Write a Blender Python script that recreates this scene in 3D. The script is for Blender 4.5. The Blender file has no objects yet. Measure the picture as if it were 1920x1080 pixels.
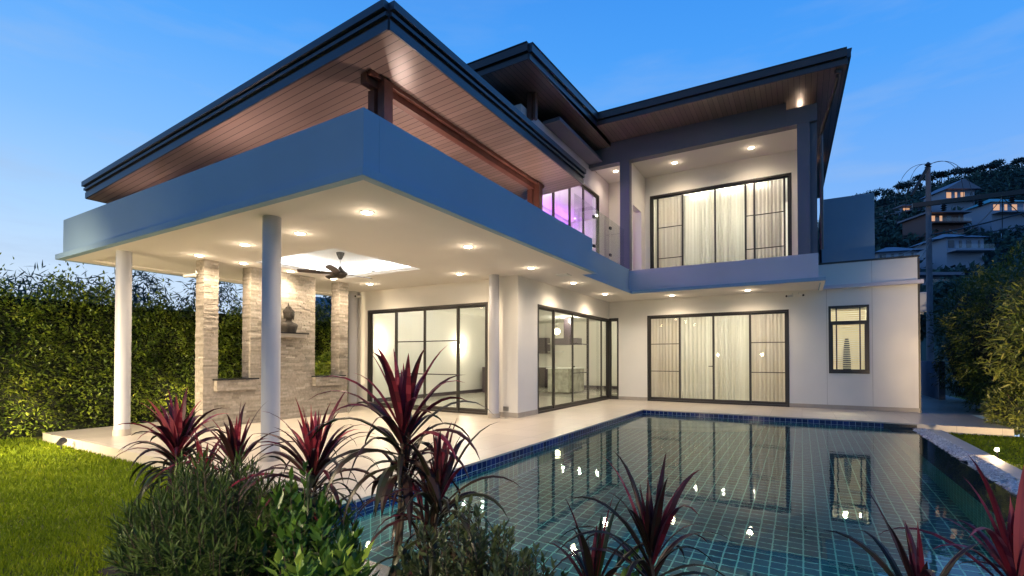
import bpy, math, random
import numpy as np
from mathutils import Vector, Matrix
random.seed(7); rng = np.random.default_rng(11)
R = math.radians
S = bpy.context.scene
COL = S.collection

# ------------------------------------------------------------------ camera
cd = bpy.data.cameras.new('camera'); cam = bpy.data.objects.new('camera', cd); COL.objects.link(cam)
cd.sensor_width = 36; cd.lens = 36 * 911.7 / 1920; cd.shift_y = (660.36 - 540) / 1920
cd.clip_start = 0.05; cd.clip_end = 3000
YAW, PIT, ROL = 0.537165, 0.0146322, 0.000704
f0 = Vector((-math.sin(YAW), math.cos(YAW), 0)); r0 = Vector((math.cos(YAW), math.sin(YAW), 0)); u0 = Vector((0, 0, 1))
fw = f0 * math.cos(PIT) + u0 * math.sin(PIT); up = u0 * math.cos(PIT) - f0 * math.sin(PIT)
rt = r0 * math.cos(ROL) + up * math.sin(ROL); up = up * math.cos(ROL) - r0 * math.sin(ROL)
m = Matrix((rt, up, -fw)).transposed().to_4x4(); m.translation = Vector((0, 0, 1.2)); cam.matrix_world = m
S.camera = cam
S.view_settings.view_transform = 'Standard'; S.view_settings.look = 'None'
S.view_settings.exposure = 0.14; S.view_settings.gamma = 1.0
S.cycles.use_denoising = True
S.cycles.max_bounces = 10; S.cycles.diffuse_bounces = 5; S.cycles.glossy_bounces = 4
S.cycles.transmission_bounces = 8; S.cycles.transparent_max_bounces = 16
S.cycles.sample_clamp_indirect = 6; S.cycles.blur_glossy = 0.5; S.cycles.caustics_refractive = True
S.cycles.caustics_reflective = False

# ------------------------------------------------------------------ sky (dusk, paler towards the left where the sun went down)
world = bpy.data.worlds.new('World'); S.world = world; world.use_nodes = True
nt = world.node_tree; nt.nodes.clear()
def N(t, k, **kw):
    n = t.nodes.new(k)
    for a, b in kw.items(): setattr(n, a, b)
    return n
def L(t, a, b): t.links.new(a, b)
def ramp(t, stops, interp='LINEAR'):
    n = N(t, 'ShaderNodeValToRGB'); cr = n.color_ramp; cr.interpolation = interp
    while len(cr.elements) < len(stops): cr.elements.new(0.5)
    for e, (p, c) in zip(cr.elements, stops): e.position = p; e.color = (*c, 1) if len(c) == 3 else c
    return n
tc = N(nt, 'ShaderNodeTexCoord'); sx = N(nt, 'ShaderNodeSeparateXYZ'); L(nt, tc.outputs['Generated'], sx.inputs[0])
ra = ramp(nt, [(0, (.60, .72, .86)), (.12, (.58, .73, .91)), (.22, (.40, .63, .93)), (.36, (.21, .48, .92)), (.52, (.085, .36, .90)), (.75, (.035, .20, .68)), (1, (.02, .12, .5))])
rb = ramp(nt, [(0, (.42, .58, .82)), (.15, (.27, .48, .86)), (.30, (.16, .40, .88)), (.45, (.07, .33, .88)), (.6, (.038, .27, .83)), (.8, (.025, .17, .62)), (1, (.018, .12, .5))])
L(nt, sx.outputs['Z'], ra.inputs[0]); L(nt, sx.outputs['Z'], rb.inputs[0])
rc = ramp(nt, [(0, (.22, .40, .62)), (.2, (.13, .31, .64)), (.45, (.055, .21, .58)), (.8, (.028, .14, .46)), (1, (.022, .12, .42))]); L(nt, sx.outputs['Z'], rc.inputs[0])
mr = N(nt, 'ShaderNodeMapRange'); mr.inputs[1].default_value = -1; mr.inputs[2].default_value = 0.35
mr.interpolation_type = 'SMOOTHSTEP'; L(nt, sx.outputs['X'], mr.inputs[0])
mx = N(nt, 'ShaderNodeMix', data_type='RGBA'); L(nt, mr.outputs[0], mx.inputs[0]); L(nt, ra.outputs[0], mx.inputs[6]); L(nt, rb.outputs[0], mx.inputs[7])
mp = N(nt, 'ShaderNodeMapping'); mp.inputs['Scale'].default_value = (1.6, 1.6, 8.0); L(nt, tc.outputs['Generated'], mp.inputs[0])
nz = N(nt, 'ShaderNodeTexNoise'); nz.inputs['Scale'].default_value = 2.2; nz.inputs['Detail'].default_value = 7; nz.inputs['Roughness'].default_value = .55
L(nt, mp.outputs[0], nz.inputs[0])
cr = ramp(nt, [(.50, (0, 0, 0)), (.72, (1, 1, 1))]); L(nt, nz.outputs[0], cr.inputs[0])
fade = ramp(nt, [(0, (.75, .75, .75)), (.28, (.38, .38, .38)), (.6, (.10, .10, .10))]); L(nt, sx.outputs['Z'], fade.inputs[0])
mm = N(nt, 'ShaderNodeMath', operation='MULTIPLY'); L(nt, cr.outputs[0], mm.inputs[0]); L(nt, fade.outputs[0], mm.inputs[1])
my = N(nt, 'ShaderNodeMapRange'); my.interpolation_type = 'SMOOTHSTEP'; my.inputs[1].default_value = .12; my.inputs[2].default_value = -.5; L(nt, sx.outputs['Y'], my.inputs[0])
m3 = N(nt, 'ShaderNodeMix', data_type='RGBA'); L(nt, my.outputs[0], m3.inputs[0]); L(nt, mx.outputs[2], m3.inputs[6]); L(nt, rc.outputs[0], m3.inputs[7])
mc = N(nt, 'ShaderNodeMix', data_type='RGBA'); L(nt, mm.outputs[0], mc.inputs[0]); L(nt, m3.outputs[2], mc.inputs[6]); mc.inputs[7].default_value = (.38, .50, .70, 1)
bg = N(nt, 'ShaderNodeBackground'); bg.inputs[1].default_value = 1.0; L(nt, mc.outputs[2], bg.inputs[0])
wo = N(nt, 'ShaderNodeOutputWorld'); L(nt, bg.outputs[0], wo.inputs[0])

WARM = (1.0, .79, .56); WARM2 = (1.0, .86, .66); AMBER = (1.0, .72, .42)

# ------------------------------------------------------------------ materials
def mat(name, col, rough=.5, metal=0., bump=0., bscale=40., var=0., vscale=2., spec=.5, coat=0.):
    m = bpy.data.materials.new(name); m.use_nodes = True; t = m.node_tree; b = t.nodes['Principled BSDF']
    b.inputs['Base Color'].default_value = (*col, 1); b.inputs['Roughness'].default_value = rough
    b.inputs['Metallic'].default_value = metal; b.inputs['Specular IOR Level'].default_value = spec
    b.inputs['Coat Weight'].default_value = coat
    tc = N(t, 'ShaderNodeTexCoord')
    if var:
        n = N(t, 'ShaderNodeTexNoise'); n.inputs['Scale'].default_value = vscale; n.inputs['Detail'].default_value = 6
        L(t, tc.outputs['Object'], n.inputs[0])
        r = ramp(t, [(.3, tuple(c * (1 - var) for c in col)), (.7, tuple(min(1, c * (1 + var)) for c in col))])
        L(t, n.outputs[0], r.inputs[0]); L(t, r.outputs[0], b.inputs['Base Color'])
    if bump:
        n = N(t, 'ShaderNodeTexNoise'); n.inputs['Scale'].default_value = bscale; n.inputs['Detail'].default_value = 4
        L(t, tc.outputs['Object'], n.inputs[0])
        bp = N(t, 'ShaderNodeBump'); bp.inputs['Strength'].default_value = bump; bp.inputs['Distance'].default_value = .01
        L(t, n.outputs[0], bp.inputs['Height']); L(t, bp.outputs[0], b.inputs['Normal'])
    return m
def emis(name, col, st):
    m = bpy.data.materials.new(name); m.use_nodes = True; t = m.node_tree; b = t.nodes['Principled BSDF']
    b.inputs['Base Color'].default_value = (*col, 1); b.inputs['Emission Color'].default_value = (*col, 1); b.inputs['Emission Strength'].default_value = st
    return m
def leafmat(name, stops, rough=.45, trans=.25, spec=.4):
    m = bpy.data.materials.new(name); m.use_nodes = True; t = m.node_tree; b = t.nodes['Principled BSDF']
    a = N(t, 'ShaderNodeAttribute', attribute_name='tone'); r = ramp(t, stops); L(t, a.outputs['Fac'], r.inputs[0])
    L(t, r.outputs[0], b.inputs['Base Color']); b.inputs['Roughness'].default_value = rough; b.inputs['Specular IOR Level'].default_value = spec
    tr = N(t, 'ShaderNodeBsdfTranslucent'); L(t, r.outputs[0], tr.inputs[0])
    mxs = N(t, 'ShaderNodeMixShader'); mxs.inputs[0].default_value = trans
    L(t, b.outputs[0], mxs.inputs[1]); L(t, tr.outputs[0], mxs.inputs[2]); L(t, mxs.outputs[0], t.nodes['Material Output'].inputs[0])
    return m
def tiles(name, base, joint, sx, sy, jw, rough=.35, axes='XY', varf=.06, bump=.3):
    """square tiles in object space; axes picks the two coordinates"""
    m = bpy.data.materials.new(name); m.use_nodes = True; t = m.node_tree; b = t.nodes['Principled BSDF']
    tc = N(t, 'ShaderNodeTexCoord'); s = N(t, 'ShaderNodeSeparateXYZ'); L(t, tc.outputs['Object'], s.inputs[0])
    def edge(out, size):
        d = N(t, 'ShaderNodeMath', operation='DIVIDE'); d.inputs[1].default_value = size; L(t, out, d.inputs[0])
        f = N(t, 'ShaderNodeMath', operation='FRACT'); L(t, d.outputs[0], f.inputs[0])
        g = N(t, 'ShaderNodeMath', operation='SUBTRACT'); g.inputs[1].default_value = .5; L(t, f.outputs[0], g.inputs[0])
        h = N(t, 'ShaderNodeMath', operation='ABSOLUTE'); L(t, g.outputs[0], h.inputs[0])
        k = N(t, 'ShaderNodeMath', operation='GREATER_THAN'); k.inputs[1].default_value = .5 - jw / size / 2; L(t, h.outputs[0], k.inputs[0])
        fl = N(t, 'ShaderNodeMath', operation='FLOOR'); L(t, d.outputs[0], fl.inputs[0])
        return k.outputs[0], fl.outputs[0]
    if axes == 'AUTO':   # any axis aligned face: lines on all three coordinates, masked by the normal
        geo = N(t, 'ShaderNodeNewGeometry'); sn = N(t, 'ShaderNodeSeparateXYZ'); L(t, geo.outputs['Normal'], sn.inputs[0])
        outs = []; fls = []
        for ax, sz in (('X', sx), ('Y', sy), ('Z', sx)):
            k, fl = edge(s.outputs[ax], sz); ab = N(t, 'ShaderNodeMath', operation='ABSOLUTE'); L(t, sn.outputs[ax], ab.inputs[0])
            lt = N(t, 'ShaderNodeMath', operation='LESS_THAN'); lt.inputs[1].default_value = .5; L(t, ab.outputs[0], lt.inputs[0])
            ml = N(t, 'ShaderNodeMath', operation='MULTIPLY'); L(t, k, ml.inputs[0]); L(t, lt.outputs[0], ml.inputs[1]); outs.append(ml.outputs[0]); fls.append(fl)
        m1 = N(t, 'ShaderNodeMath', operation='MAXIMUM'); L(t, outs[0], m1.inputs[0]); L(t, outs[1], m1.inputs[1])
        m2 = N(t, 'ShaderNodeMath', operation='MAXIMUM'); L(t, m1.outputs[0], m2.inputs[0]); L(t, outs[2], m2.inputs[1]); fac = m2.outputs[0]
        cx = N(t, 'ShaderNodeCombineXYZ'); [L(t, fls[i], cx.inputs[i]) for i in range(3)]
    else:
        k1, f1 = edge(s.outputs[axes[0]], sx); k2, f2 = edge(s.outputs[axes[1]], sy)
        m1 = N(t, 'ShaderNodeMath', operation='MAXIMUM'); L(t, k1, m1.inputs[0]); L(t, k2, m1.inputs[1]); fac = m1.outputs[0]
        cx = N(t, 'ShaderNodeCombineXYZ'); L(t, f1, cx.inputs[0]); L(t, f2, cx.inputs[1])
    wn = N(t, 'ShaderNodeTexWhiteNoise', noise_dimensions='3D'); L(t, cx.outputs[0], wn.inputs[0])
    nz = N(t, 'ShaderNodeTexNoise'); nz.inputs['Scale'].default_value = 1.3; nz.inputs['Detail'].default_value = 8; L(t, tc.outputs['Object'], nz.inputs[0])
    ad = N(t, 'ShaderNodeMath', operation='ADD'); L(t, wn.outputs[0], ad.inputs[0]); L(t, nz.outputs[0], ad.inputs[1])
    r = ramp(t, [(.3, tuple(c * (1 - varf) for c in base)), (1., tuple(min(1, c * (1 + varf)) for c in base))])
    hv = N(t, 'ShaderNodeMath', operation='MULTIPLY'); hv.inputs[1].default_value = .65; L(t, ad.outputs[0], hv.inputs[0]); L(t, hv.outputs[0], r.inputs[0])
    mxc = N(t, 'ShaderNodeMix', data_type='RGBA'); L(t, fac, mxc.inputs[0]); L(t, r.outputs[0], mxc.inputs[6]); mxc.inputs[7].default_value = (*joint, 1)
    L(t, mxc.outputs[2], b.inputs['Base Color']); b.inputs['Roughness'].default_value = rough
    if bump:
        bp = N(t, 'ShaderNodeBump', invert=True); bp.inputs['Strength'].default_value = bump; bp.inputs['Distance'].default_value = .003
        L(t, fac, bp.inputs['Height']); L(t, bp.outputs[0], b.inputs['Normal'])
    return m
def glassmat(name, tint=(1, 1, 1), ior=1.5, rough=0.0):
    m = bpy.data.materials.new(name); m.use_nodes = True; t = m.node_tree; t.nodes.remove(t.nodes['Principled BSDF'])
    tr = N(t, 'ShaderNodeBsdfTransparent'); tr.inputs[0].default_value = (*tint, 1)
    gl = N(t, 'ShaderNodeBsdfGlossy'); gl.inputs['Roughness'].default_value = rough
    fr = N(t, 'ShaderNodeFresnel'); geo = N(t, 'ShaderNodeNewGeometry'); e1 = N(t, 'ShaderNodeMath', operation='MULTIPLY_ADD'); e1.inputs[1].default_value = -2; e1.inputs[2].default_value = 1
    L(t, geo.outputs['Backfacing'], e1.inputs[0]); e2 = N(t, 'ShaderNodeMath', operation='POWER'); e2.inputs[0].default_value = ior; L(t, e1.outputs[0], e2.inputs[1]); L(t, e2.outputs[0], fr.inputs[0])
    ms = N(t, 'ShaderNodeMixShader'); L(t, fr.outputs[0], ms.inputs[0]); L(t, tr.outputs[0], ms.inputs[1]); L(t, gl.outputs[0], ms.inputs[2])
    L(t, ms.outputs[0], t.nodes['Material Output'].inputs[0]); return m
def curtainmat():
    m = bpy.data.materials.new('sheer_curtain'); m.use_nodes = True; t = m.node_tree; b = t.nodes['Principled BSDF']
    tc = N(t, 'ShaderNodeTexCoord'); mp = N(t, 'ShaderNodeMapping'); mp.inputs['Scale'].default_value = (10, .01, .15); L(t, tc.outputs['Object'], mp.inputs[0])
    n = N(t, 'ShaderNodeTexNoise'); n.inputs['Scale'].default_value = 1.; n.inputs['Detail'].default_value = 5; n.inputs['Roughness'].default_value = .65; L(t, mp.outputs[0], n.inputs[0])
    r = ramp(t, [(.30, (.58, .55, .47)), (.50, (.74, .71, .61)), (.70, (.88, .86, .77))]); L(t, n.outputs[0], r.inputs[0])  # streaks in the cloth colour stand in for the shading of folds
    L(t, r.outputs[0], b.inputs['Base Color']); b.inputs['Roughness'].default_value = .9
    tl = N(t, 'ShaderNodeBsdfTranslucent'); L(t, r.outputs[0], tl.inputs[0])
    tp = N(t, 'ShaderNodeBsdfTransparent')
    a = N(t, 'ShaderNodeMixShader'); a.inputs[0].default_value = .5; L(t, b.outputs[0], a.inputs[1]); L(t, tl.outputs[0], a.inputs[2])
    c = N(t, 'ShaderNodeMixShader'); c.inputs[0].default_value = .08; L(t, a.outputs[0], c.inputs[1]); L(t, tp.outputs[0], c.inputs[2])
    L(t, c.outputs[0], t.nodes['Material Output'].inputs[0]); return m
def soffit(name, axis, col, pitch=.105):
    m = mat(name, col, .28, var=.12, vscale=.7); t = m.node_tree; b = t.nodes['Principled BSDF']
    tc = N(t, 'ShaderNodeTexCoord'); s = N(t, 'ShaderNodeSeparateXYZ'); L(t, tc.outputs['Object'], s.inputs[0])
    d = N(t, 'ShaderNodeMath', operation='DIVIDE'); d.inputs[1].default_value = pitch; L(t, s.outputs[axis], d.inputs[0])
    f = N(t, 'ShaderNodeMath', operation='FRACT'); L(t, d.outputs[0], f.inputs[0])
    k = N(t, 'ShaderNodeMath', operation='LESS_THAN'); k.inputs[1].default_value = .09; L(t, f.outputs[0], k.inputs[0])
    fl = N(t, 'ShaderNodeMath', operation='FLOOR'); L(t, d.outputs[0], fl.inputs[0])
    wn = N(t, 'ShaderNodeTexWhiteNoise', noise_dimensions='1D'); L(t, fl.outputs[0], wn.inputs['W'])
    src = b.inputs['Base Color'].links[0].from_socket
    hs = N(t, 'ShaderNodeHueSaturation'); L(t, src, hs.inputs['Color'])
    mrr = N(t, 'ShaderNodeMapRange'); mrr.inputs[3].default_value = .85; mrr.inputs[4].default_value = 1.15; L(t, wn.outputs[0], mrr.inputs[0]); L(t, mrr.outputs[0], hs.inputs['Value'])
    mxc = N(t, 'ShaderNodeMix', data_type='RGBA'); L(t, k.outputs[0], mxc.inputs[0]); L(t, hs.outputs[0], mxc.inputs[6]); mxc.inputs[7].default_value = (.02, .012, .01, 1)
    L(t, mxc.outputs[2], b.inputs['Base Color'])
    bp = N(t, 'ShaderNodeBump', invert=True); bp.inputs['Strength'].default_value = .5; bp.inputs['Distance'].default_value = .004
    L(t, k.outputs[0], bp.inputs['Height']); L(t, bp.outputs[0], b.inputs['Normal']); return m

MW = mat('warm_white_paint', (.78, .75, .69), .75, bump=.06, bscale=120, var=.03, vscale=1.2)
MC = mat('ceiling_paint', (.74, .70, .66), .85, var=.02, vscale=1)
MG = mat('blue_grey_render', (.24, .36, .47), .7, bump=.06, bscale=90, var=.05, vscale=.9)
MGD = mat('dark_grey_render', (.15, .15, .185), .7, bump=.06, bscale=90, var=.05, vscale=.9)
MGL = mat('pale_lilac_render', (.60, .56, .60), .7, bump=.06, bscale=90, var=.04, vscale=.9)
MSK = mat('stone_skirting', (.38, .34, .29), .5, var=.08, vscale=5)
MFR = mat('bronze_aluminium', (.050, .044, .038), .38, metal=.3, var=.05)
MBL = mat('black_metal', (.02, .02, .022), .4)
MRF = mat('dark_roof_metal', (.030, .038, .055), .34, var=.15, vscale=3, spec=.7)
MFB = mat('brown_fascia_board', (.050, .032, .028), .35, var=.15, vscale=3, spec=.6)
MSO = soffit('wood_soffit_boards', 'Y', (.24, .175, .155))
MSO2 = soffit('wood_soffit_boards_rear', 'X', (.17, .125, .11))
MPO = mat('brown_timber', (.13, .05, .035), .4, var=.2, vscale=6)
MFL = tiles('beige_floor_tiles', (.55, .49, .41), (.27, .23, .19), .6, .6, .006, .3, varf=.08)
MIF = tiles('interior_floor_tiles', (.62, .58, .50), (.5, .46, .4), .6, .6, .004, .12, varf=.03)
MPT = tiles('pool_mosaic', (.010, .070, .095), (.17, .46, .37), .118, .118, .012, .4, axes='AUTO', varf=.4, bump=0)
MNV = tiles('navy_waterline_tiles', (.010, .022, .11), (.35, .45, .55), .10, .10, .006, .12, axes='AUTO', varf=.4, bump=.2)
MPS = mat('black_granite', (.03, .03, .032), .15, var=.3, vscale=30)
MCR = mat('pale_stone_kerb', (.50, .45, .38), .6, bump=.1, var=.08, vscale=4)
MPB = mat('white_pebbles', (.55, .53, .50), .6, var=.25, vscale=9)
MSO3 = mat('garden_soil', (.035, .025, .018), .95, bump=.8, bscale=25, var=.4, vscale=12)
MGR = mat('lawn_ground', (.12, .135, .012), .95, bump=.5, bscale=60, var=.35, vscale=3)
MGLS = glassmat('window_glass', (.93, .97, .93), 1.55)
MGLD = glassmat('screened_glass', (.84, .82, .78), 1.6)
MGLB = glassmat('balustrade_glass', (.96, .985, .975), 1.45)
MST = mat('brushed_steel', (.45, .43, .40), .28, metal=1.0)
MBZ = mat('aged_bronze', (.042, .035, .028), .65, spec=.2, bump=.4, bscale=60, var=.35, vscale=14)
MCU = curtainmat()
MLED = emis('white_led', (1.0, .98, .95), 14)
MLENS = emis('downlight_lens', (1.0, .86, .62), 40); MLENS.cycles.emission_sampling = 'NONE'
MPUR = emis('purple_led', (.50, .12, 1.0), 30)
MIW = mat('interior_white', (.80, .80, .76), .8, var=.02)
MIC = mat('dark_cabinet', (.05, .035, .045), .3)
MMB = mat('marble_panel', (.42, .42, .34), .25, var=.4, vscale=4)
MPLS = mat('white_plastic', (.62, .62, .60), .35)
def stonemat():
    m = bpy.data.materials.new('split_face_stone'); m.use_nodes = True; t = m.node_tree; b = t.nodes['Principled BSDF']
    a = N(t, 'ShaderNodeAttribute', attribute_name='tone')
    r = ramp(t, [(0, (.13, .11, .09)), (.3, (.24, .21, .17)), (.65, (.34, .30, .255)), (1, (.48, .43, .37))]); L(t, a.outputs['Fac'], r.inputs[0])
    tc = N(t, 'ShaderNodeTexCoord'); n = N(t, 'ShaderNodeTexNoise'); n.inputs['Scale'].default_value = 22; n.inputs['Detail'].default_value = 8; L(t, tc.outputs['Object'], n.inputs[0])
    hs = N(t, 'ShaderNodeHueSaturation'); L(t, r.outputs[0], hs.inputs['Color'])
    q = N(t, 'ShaderNodeMapRange'); q.inputs[3].default_value = .6; q.inputs[4].default_value = 1.35; L(t, n.outputs[0], q.inputs[0]); L(t, q.outputs[0], hs.inputs['Value'])
    L(t, hs.outputs[0], b.inputs['Base Color']); b.inputs['Roughness'].default_value = .85
    bp = N(t, 'ShaderNodeBump'); bp.inputs['Strength'].default_value = .7; bp.inputs['Distance'].default_value = .012; L(t, n.outputs[0], bp.inputs['Height']); L(t, bp.outputs[0], b.inputs['Normal'])
    return m
MSTN = stonemat()
LHEDGE = leafmat('hedge_leaf', [(0, (.010, .022, .005)), (.3, (.045, .085, .010)), (.65, (.16, .22, .020)), (1, (.36, .40, .05))], .35, .25)
LBAM = leafmat('bamboo_leaf', [(0, (.015, .035, .008)), (.4, (.06, .09, .014)), (.75, (.15, .17, .03)), (1, (.32, .31, .08))], .4, .3)
LGRASS = leafmat('grass_blade', [(0, (.055, .085, .004)), (.45, (.165, .235, .008)), (.8, (.29, .36, .012)), (1, (.44, .46, .04))], .6, .3, .2)
LNEED = leafmat('narrow_leaf', [(0, (.010, .018, .005)), (.5, (.045, .078, .016)), (.85, (.10, .15, .035)), (1, (.18, .20, .07))], .42, .2, .2)
LBROAD = leafmat('broad_leaf', [(0, (.018, .045, .010)), (.5, (.055, .125, .018)), (.8, (.11, .21, .025)), (1, (.24, .34, .05))], .3, .25)
LSMALL = leafmat('small_leaf', [(0, (.018, .030, .010)), (.5, (.06, .085, .03)), (1, (.16, .19, .08))], .35, .2)
LCORD = leafmat('red_cordyline_leaf', [(0, (.030, .042, .012)), (.12, (.026, .026, .012)), (.32, (.040, .022, .016)), (.54, (.07, .015, .020)), (.82, (.25, .024, .042)), (1, (.55, .12, .13))], .35, .2, .3)
LFAR = leafmat('haze_tinted_leaf', [(0, (.022, .044, .055)), (.5, (.060, .11, .10)), (1, (.115, .18, .13))], .8, .15, .1)  # dusk haze is put into this colour: bluer, paler leaves
MSTEM = mat('woody_stem', (.07, .05, .035), .8, bump=.4, bscale=50, var=.3, vscale=10)

# ------------------------------------------------------------------ mesh helpers
class MB:
    def __init__(s): s.v = []; s.f = []; s.tone = []
    def face(s, idx, tone=.5): s.f.append(idx); s.tone.append(tone)
    def box(s, x0, x1, y0, y1, z0, z1, tone=.5):
        if x0 > x1: x0, x1 = x1, x0
        if y0 > y1: y0, y1 = y1, y0
        b = len(s.v)
        s.v += [(x0, y0, z0), (x1, y0, z0), (x1, y1, z0), (x0, y1, z0), (x0, y0, z1), (x1, y0, z1), (x1, y1, z1), (x0, y1, z1)]
        for q in ((0, 3, 2, 1), (4, 5, 6, 7), (0, 1, 5, 4), (1, 2, 6, 5), (2, 3, 7, 6), (3, 0, 4, 7)): s.face(tuple(b + i for i in q), tone)
        return s
    def prism(s, pts, z0, z1):
        """pts ccw (x,y) or (x,y,dz); z0/z1 offsets"""
        b = len(s.v); n = len(pts); P3 = [(p[0], p[1], p[2] if len(p) > 2 else 0) for p in pts]
        s.v += [(x, y, z + z0) for x, y, z in P3] + [(x, y, z + z1) for x, y, z in P3]
        s.face(tuple(b + i for i in reversed(range(n)))); s.face(tuple(b + n + i for i in range(n)))
        for i in range(n):
            j = (i + 1) % n; s.face((b + i, b + j, b + n + j, b + n + i))
        return s
    def tube(s, pts, rad, n=10, cap=True, tone=.5):
        pts = [Vector(p) for p in pts]; rad = rad if hasattr(rad, '__len__') else [rad] * len(pts); b0 = len(s.v)
        for i, p in enumerate(pts):
            d = (pts[min(i + 1, len(pts) - 1)] - pts[max(i - 1, 0)]).normalized()
            a = d.cross(Vector((0, 0, 1)) if abs(d.z) < .9 else Vector((1, 0, 0))).normalized(); c = d.cross(a)
            for k in range(n):
                t = 2 * math.pi * k / n; s.v.append(tuple(p + (a * math.cos(t) + c * math.sin(t)) * rad[i]))
        for i in range(len(pts) - 1):
            for k in range(n):
                k2 = (k + 1) % n; s.face((b0 + i * n + k, b0 + i * n + k2, b0 + (i + 1) * n + k2, b0 + (i + 1) * n + k), tone)
        if cap:
            s.face(tuple(b0 + k for k in reversed(range(n))), tone); s.face(tuple(b0 + (len(pts) - 1) * n + k for k in range(n)), tone)
        return s
    def lathe(s, prof, c=(0, 0, 0), n=24, sx=1., sy=1.):
        b0 = len(s.v)
        for (r, z) in prof:
            for k in range(n):
                t = 2 * math.pi * k / n; s.v.append((c[0] + r * sx * math.cos(t), c[1] + r * sy * math.sin(t), c[2] + z))
        for i in range(len(prof) - 1):
            for k in range(n):
                k2 = (k + 1) % n; s.face((b0 + i * n + k, b0 + i * n + k2, b0 + (i + 1) * n + k2, b0 + (i + 1) * n + k))
        s.face(tuple(b0 + k for k in reversed(range(n)))); s.face(tuple(b0 + (len(prof) - 1) * n + k for k in range(n)))
        return s
    def ball(s, c, r, n=12, sc=(1, 1, 1)):
        prof = [(max(1e-4, r * math.sin(math.pi * i / n)), -r * math.cos(math.pi * i / n)) for i in range(n + 1)]
        b = len(s.v); s.lathe(prof, (0, 0, 0), n * 2)
        for i in range(b, len(s.v)): x, y, z = s.v[i]; s.v[i] = (c[0] + x * sc[0], c[1] + y * sc[1], c[2] + z * sc[2])
        return s
    def build(s, name, material, parent=None, smooth=False, tone=False, bevel=0, loc=None):
        me = bpy.data.meshes.new(name); me.from_pydata(s.v, [], s.f); me.materials.append(material)
        if tone:
            a = me.attributes.new('tone', 'FLOAT', 'FACE'); a.data.foreach_set('value', np.array(s.tone, dtype=np.float32))
        if smooth: me.polygons.foreach_set('use_smooth', [True] * len(me.polygons))
        return link(name, me, parent, bevel, smooth, loc)
def link(name, me, parent=None, bevel=0, smooth=False, loc=None):
    o = bpy.data.objects.new(name, me); COL.objects.link(o)
    if parent is not None:
        o.parent = parent; o.matrix_parent_inverse = Matrix.Translation(-world_loc(parent))
    if loc: o.location = loc
    if bevel:
        b = o.modifiers.new('bevel', 'BEVEL'); b.width = bevel; b.segments = 2; b.limit_method = 'ANGLE'
    if smooth:
        try:
            es = o.modifiers.new('split', 'EDGE_SPLIT'); es.split_angle = R(40)
        except Exception: pass
    return o
def world_loc(o):
    v = Vector((0, 0, 0))
    while o is not None: v += o.location; v += o.matrix_parent_inverse.translation; o = o.parent
    return v
def tag(o, label=None, cat=None, group=None, kind=None):
    if label: o['label'] = label
    if cat: o['category'] = cat
    if group: o['group'] = group
    if kind: o['kind'] = kind
    return o
def thing(name, label, cat, loc=(0, 0, 0), group=None):
    o = bpy.data.objects.new(name, None); COL.objects.link(o); o.location = loc; o.empty_display_size = .2
    return tag(o, label, cat, group)
def copytree(o, loc, rz=0, label=None, group=None):
    def cp(a, par):
        c = a.copy(); COL.objects.link(c)
        if par is not None: c.parent = par; c.matrix_parent_inverse = a.matrix_parent_inverse.copy()
        for ch in a.children: cp(ch, c)
        return c
    r = cp(o, None); r.location = loc; r.rotation_euler.z = rz
    if label: r['label'] = label
    if group: r['group'] = group
    return r
def light(kind, loc, e, col, size=.05, parent=None, name='bulb', spot=150, blend=1., rot=None, sy=None):
    d = bpy.data.lights.new(name, kind); d.energy = e; d.color = col
    if kind == 'SPOT': d.spot_size = R(spot); d.spot_blend = blend; d.shadow_soft_size = size
    elif kind == 'POINT': d.shadow_soft_size = size
    elif kind == 'AREA':
        d.size = size
        if sy: d.shape = 'RECTANGLE'; d.size_y = sy
    o = bpy.data.objects.new(name, d); COL.objects.link(o)
    if parent is not None: o.parent = parent; o.matrix_parent_inverse = Matrix.Translation(-world_loc(parent))
    o.location = loc
    if rot: o.rotation_euler = rot
    return o
def aim(o, target):
    o.rotation_euler = (Vector(target) - Vector(o.location)).to_track_quat('-Z', 'Y').to_euler(); return o

def leafcards(P, D, Nn, Ln, Wd, tone, fold=.15):
    """numpy: one creased diamond leaf per row"""
    P = np.asarray(P, float); n = len(P); D = D / np.linalg.norm(D, axis=1)[:, None]
    Sd = np.cross(D, Nn); Sd /= np.linalg.norm(Sd, axis=1)[:, None] + 1e-9; U = np.cross(Sd, D)
    Ln = np.broadcast_to(Ln, n)[:, None]; Wd = np.broadcast_to(Wd, n)[:, None]
    v = np.stack([P, P + D * Ln * .42 + Sd * Wd * .5 + U * Wd * fold, P + D * Ln, P + D * Ln * .42 - Sd * Wd * .5 + U * Wd * fold], 1).reshape(-1, 3)
    i = np.arange(n)[:, None] * 4; f = np.concatenate([i + [0, 1, 2], i + [0, 2, 3]], 1).reshape(-1, 3)
    return v, f, np.repeat(np.clip(tone, 0, 1), 2)
def meshnp(name, v, f, material, tone, parent=None):
    me = bpy.data.meshes.new(name); me.vertices.add(len(v)); me.vertices.foreach_set('co', np.asarray(v, np.float32).ravel())
    me.loops.add(f.size); me.loops.foreach_set('vertex_index', f.ravel().astype(np.int32))
    me.polygons.add(len(f)); me.polygons.foreach_set('loop_start', np.arange(0, f.size, f.shape[1], dtype=np.int32))
    me.polygons.foreach_set('loop_total', np.full(len(f), f.shape[1], np.int32))
    me.update(calc_edges=True); me.validate(); me.materials.append(material)
    a = me.attributes.new('tone', 'FLOAT', 'FACE'); a.data.foreach_set('value', np.asarray(tone, np.float32)[:len(me.polygons)])
    return link(name, me, parent)
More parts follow.
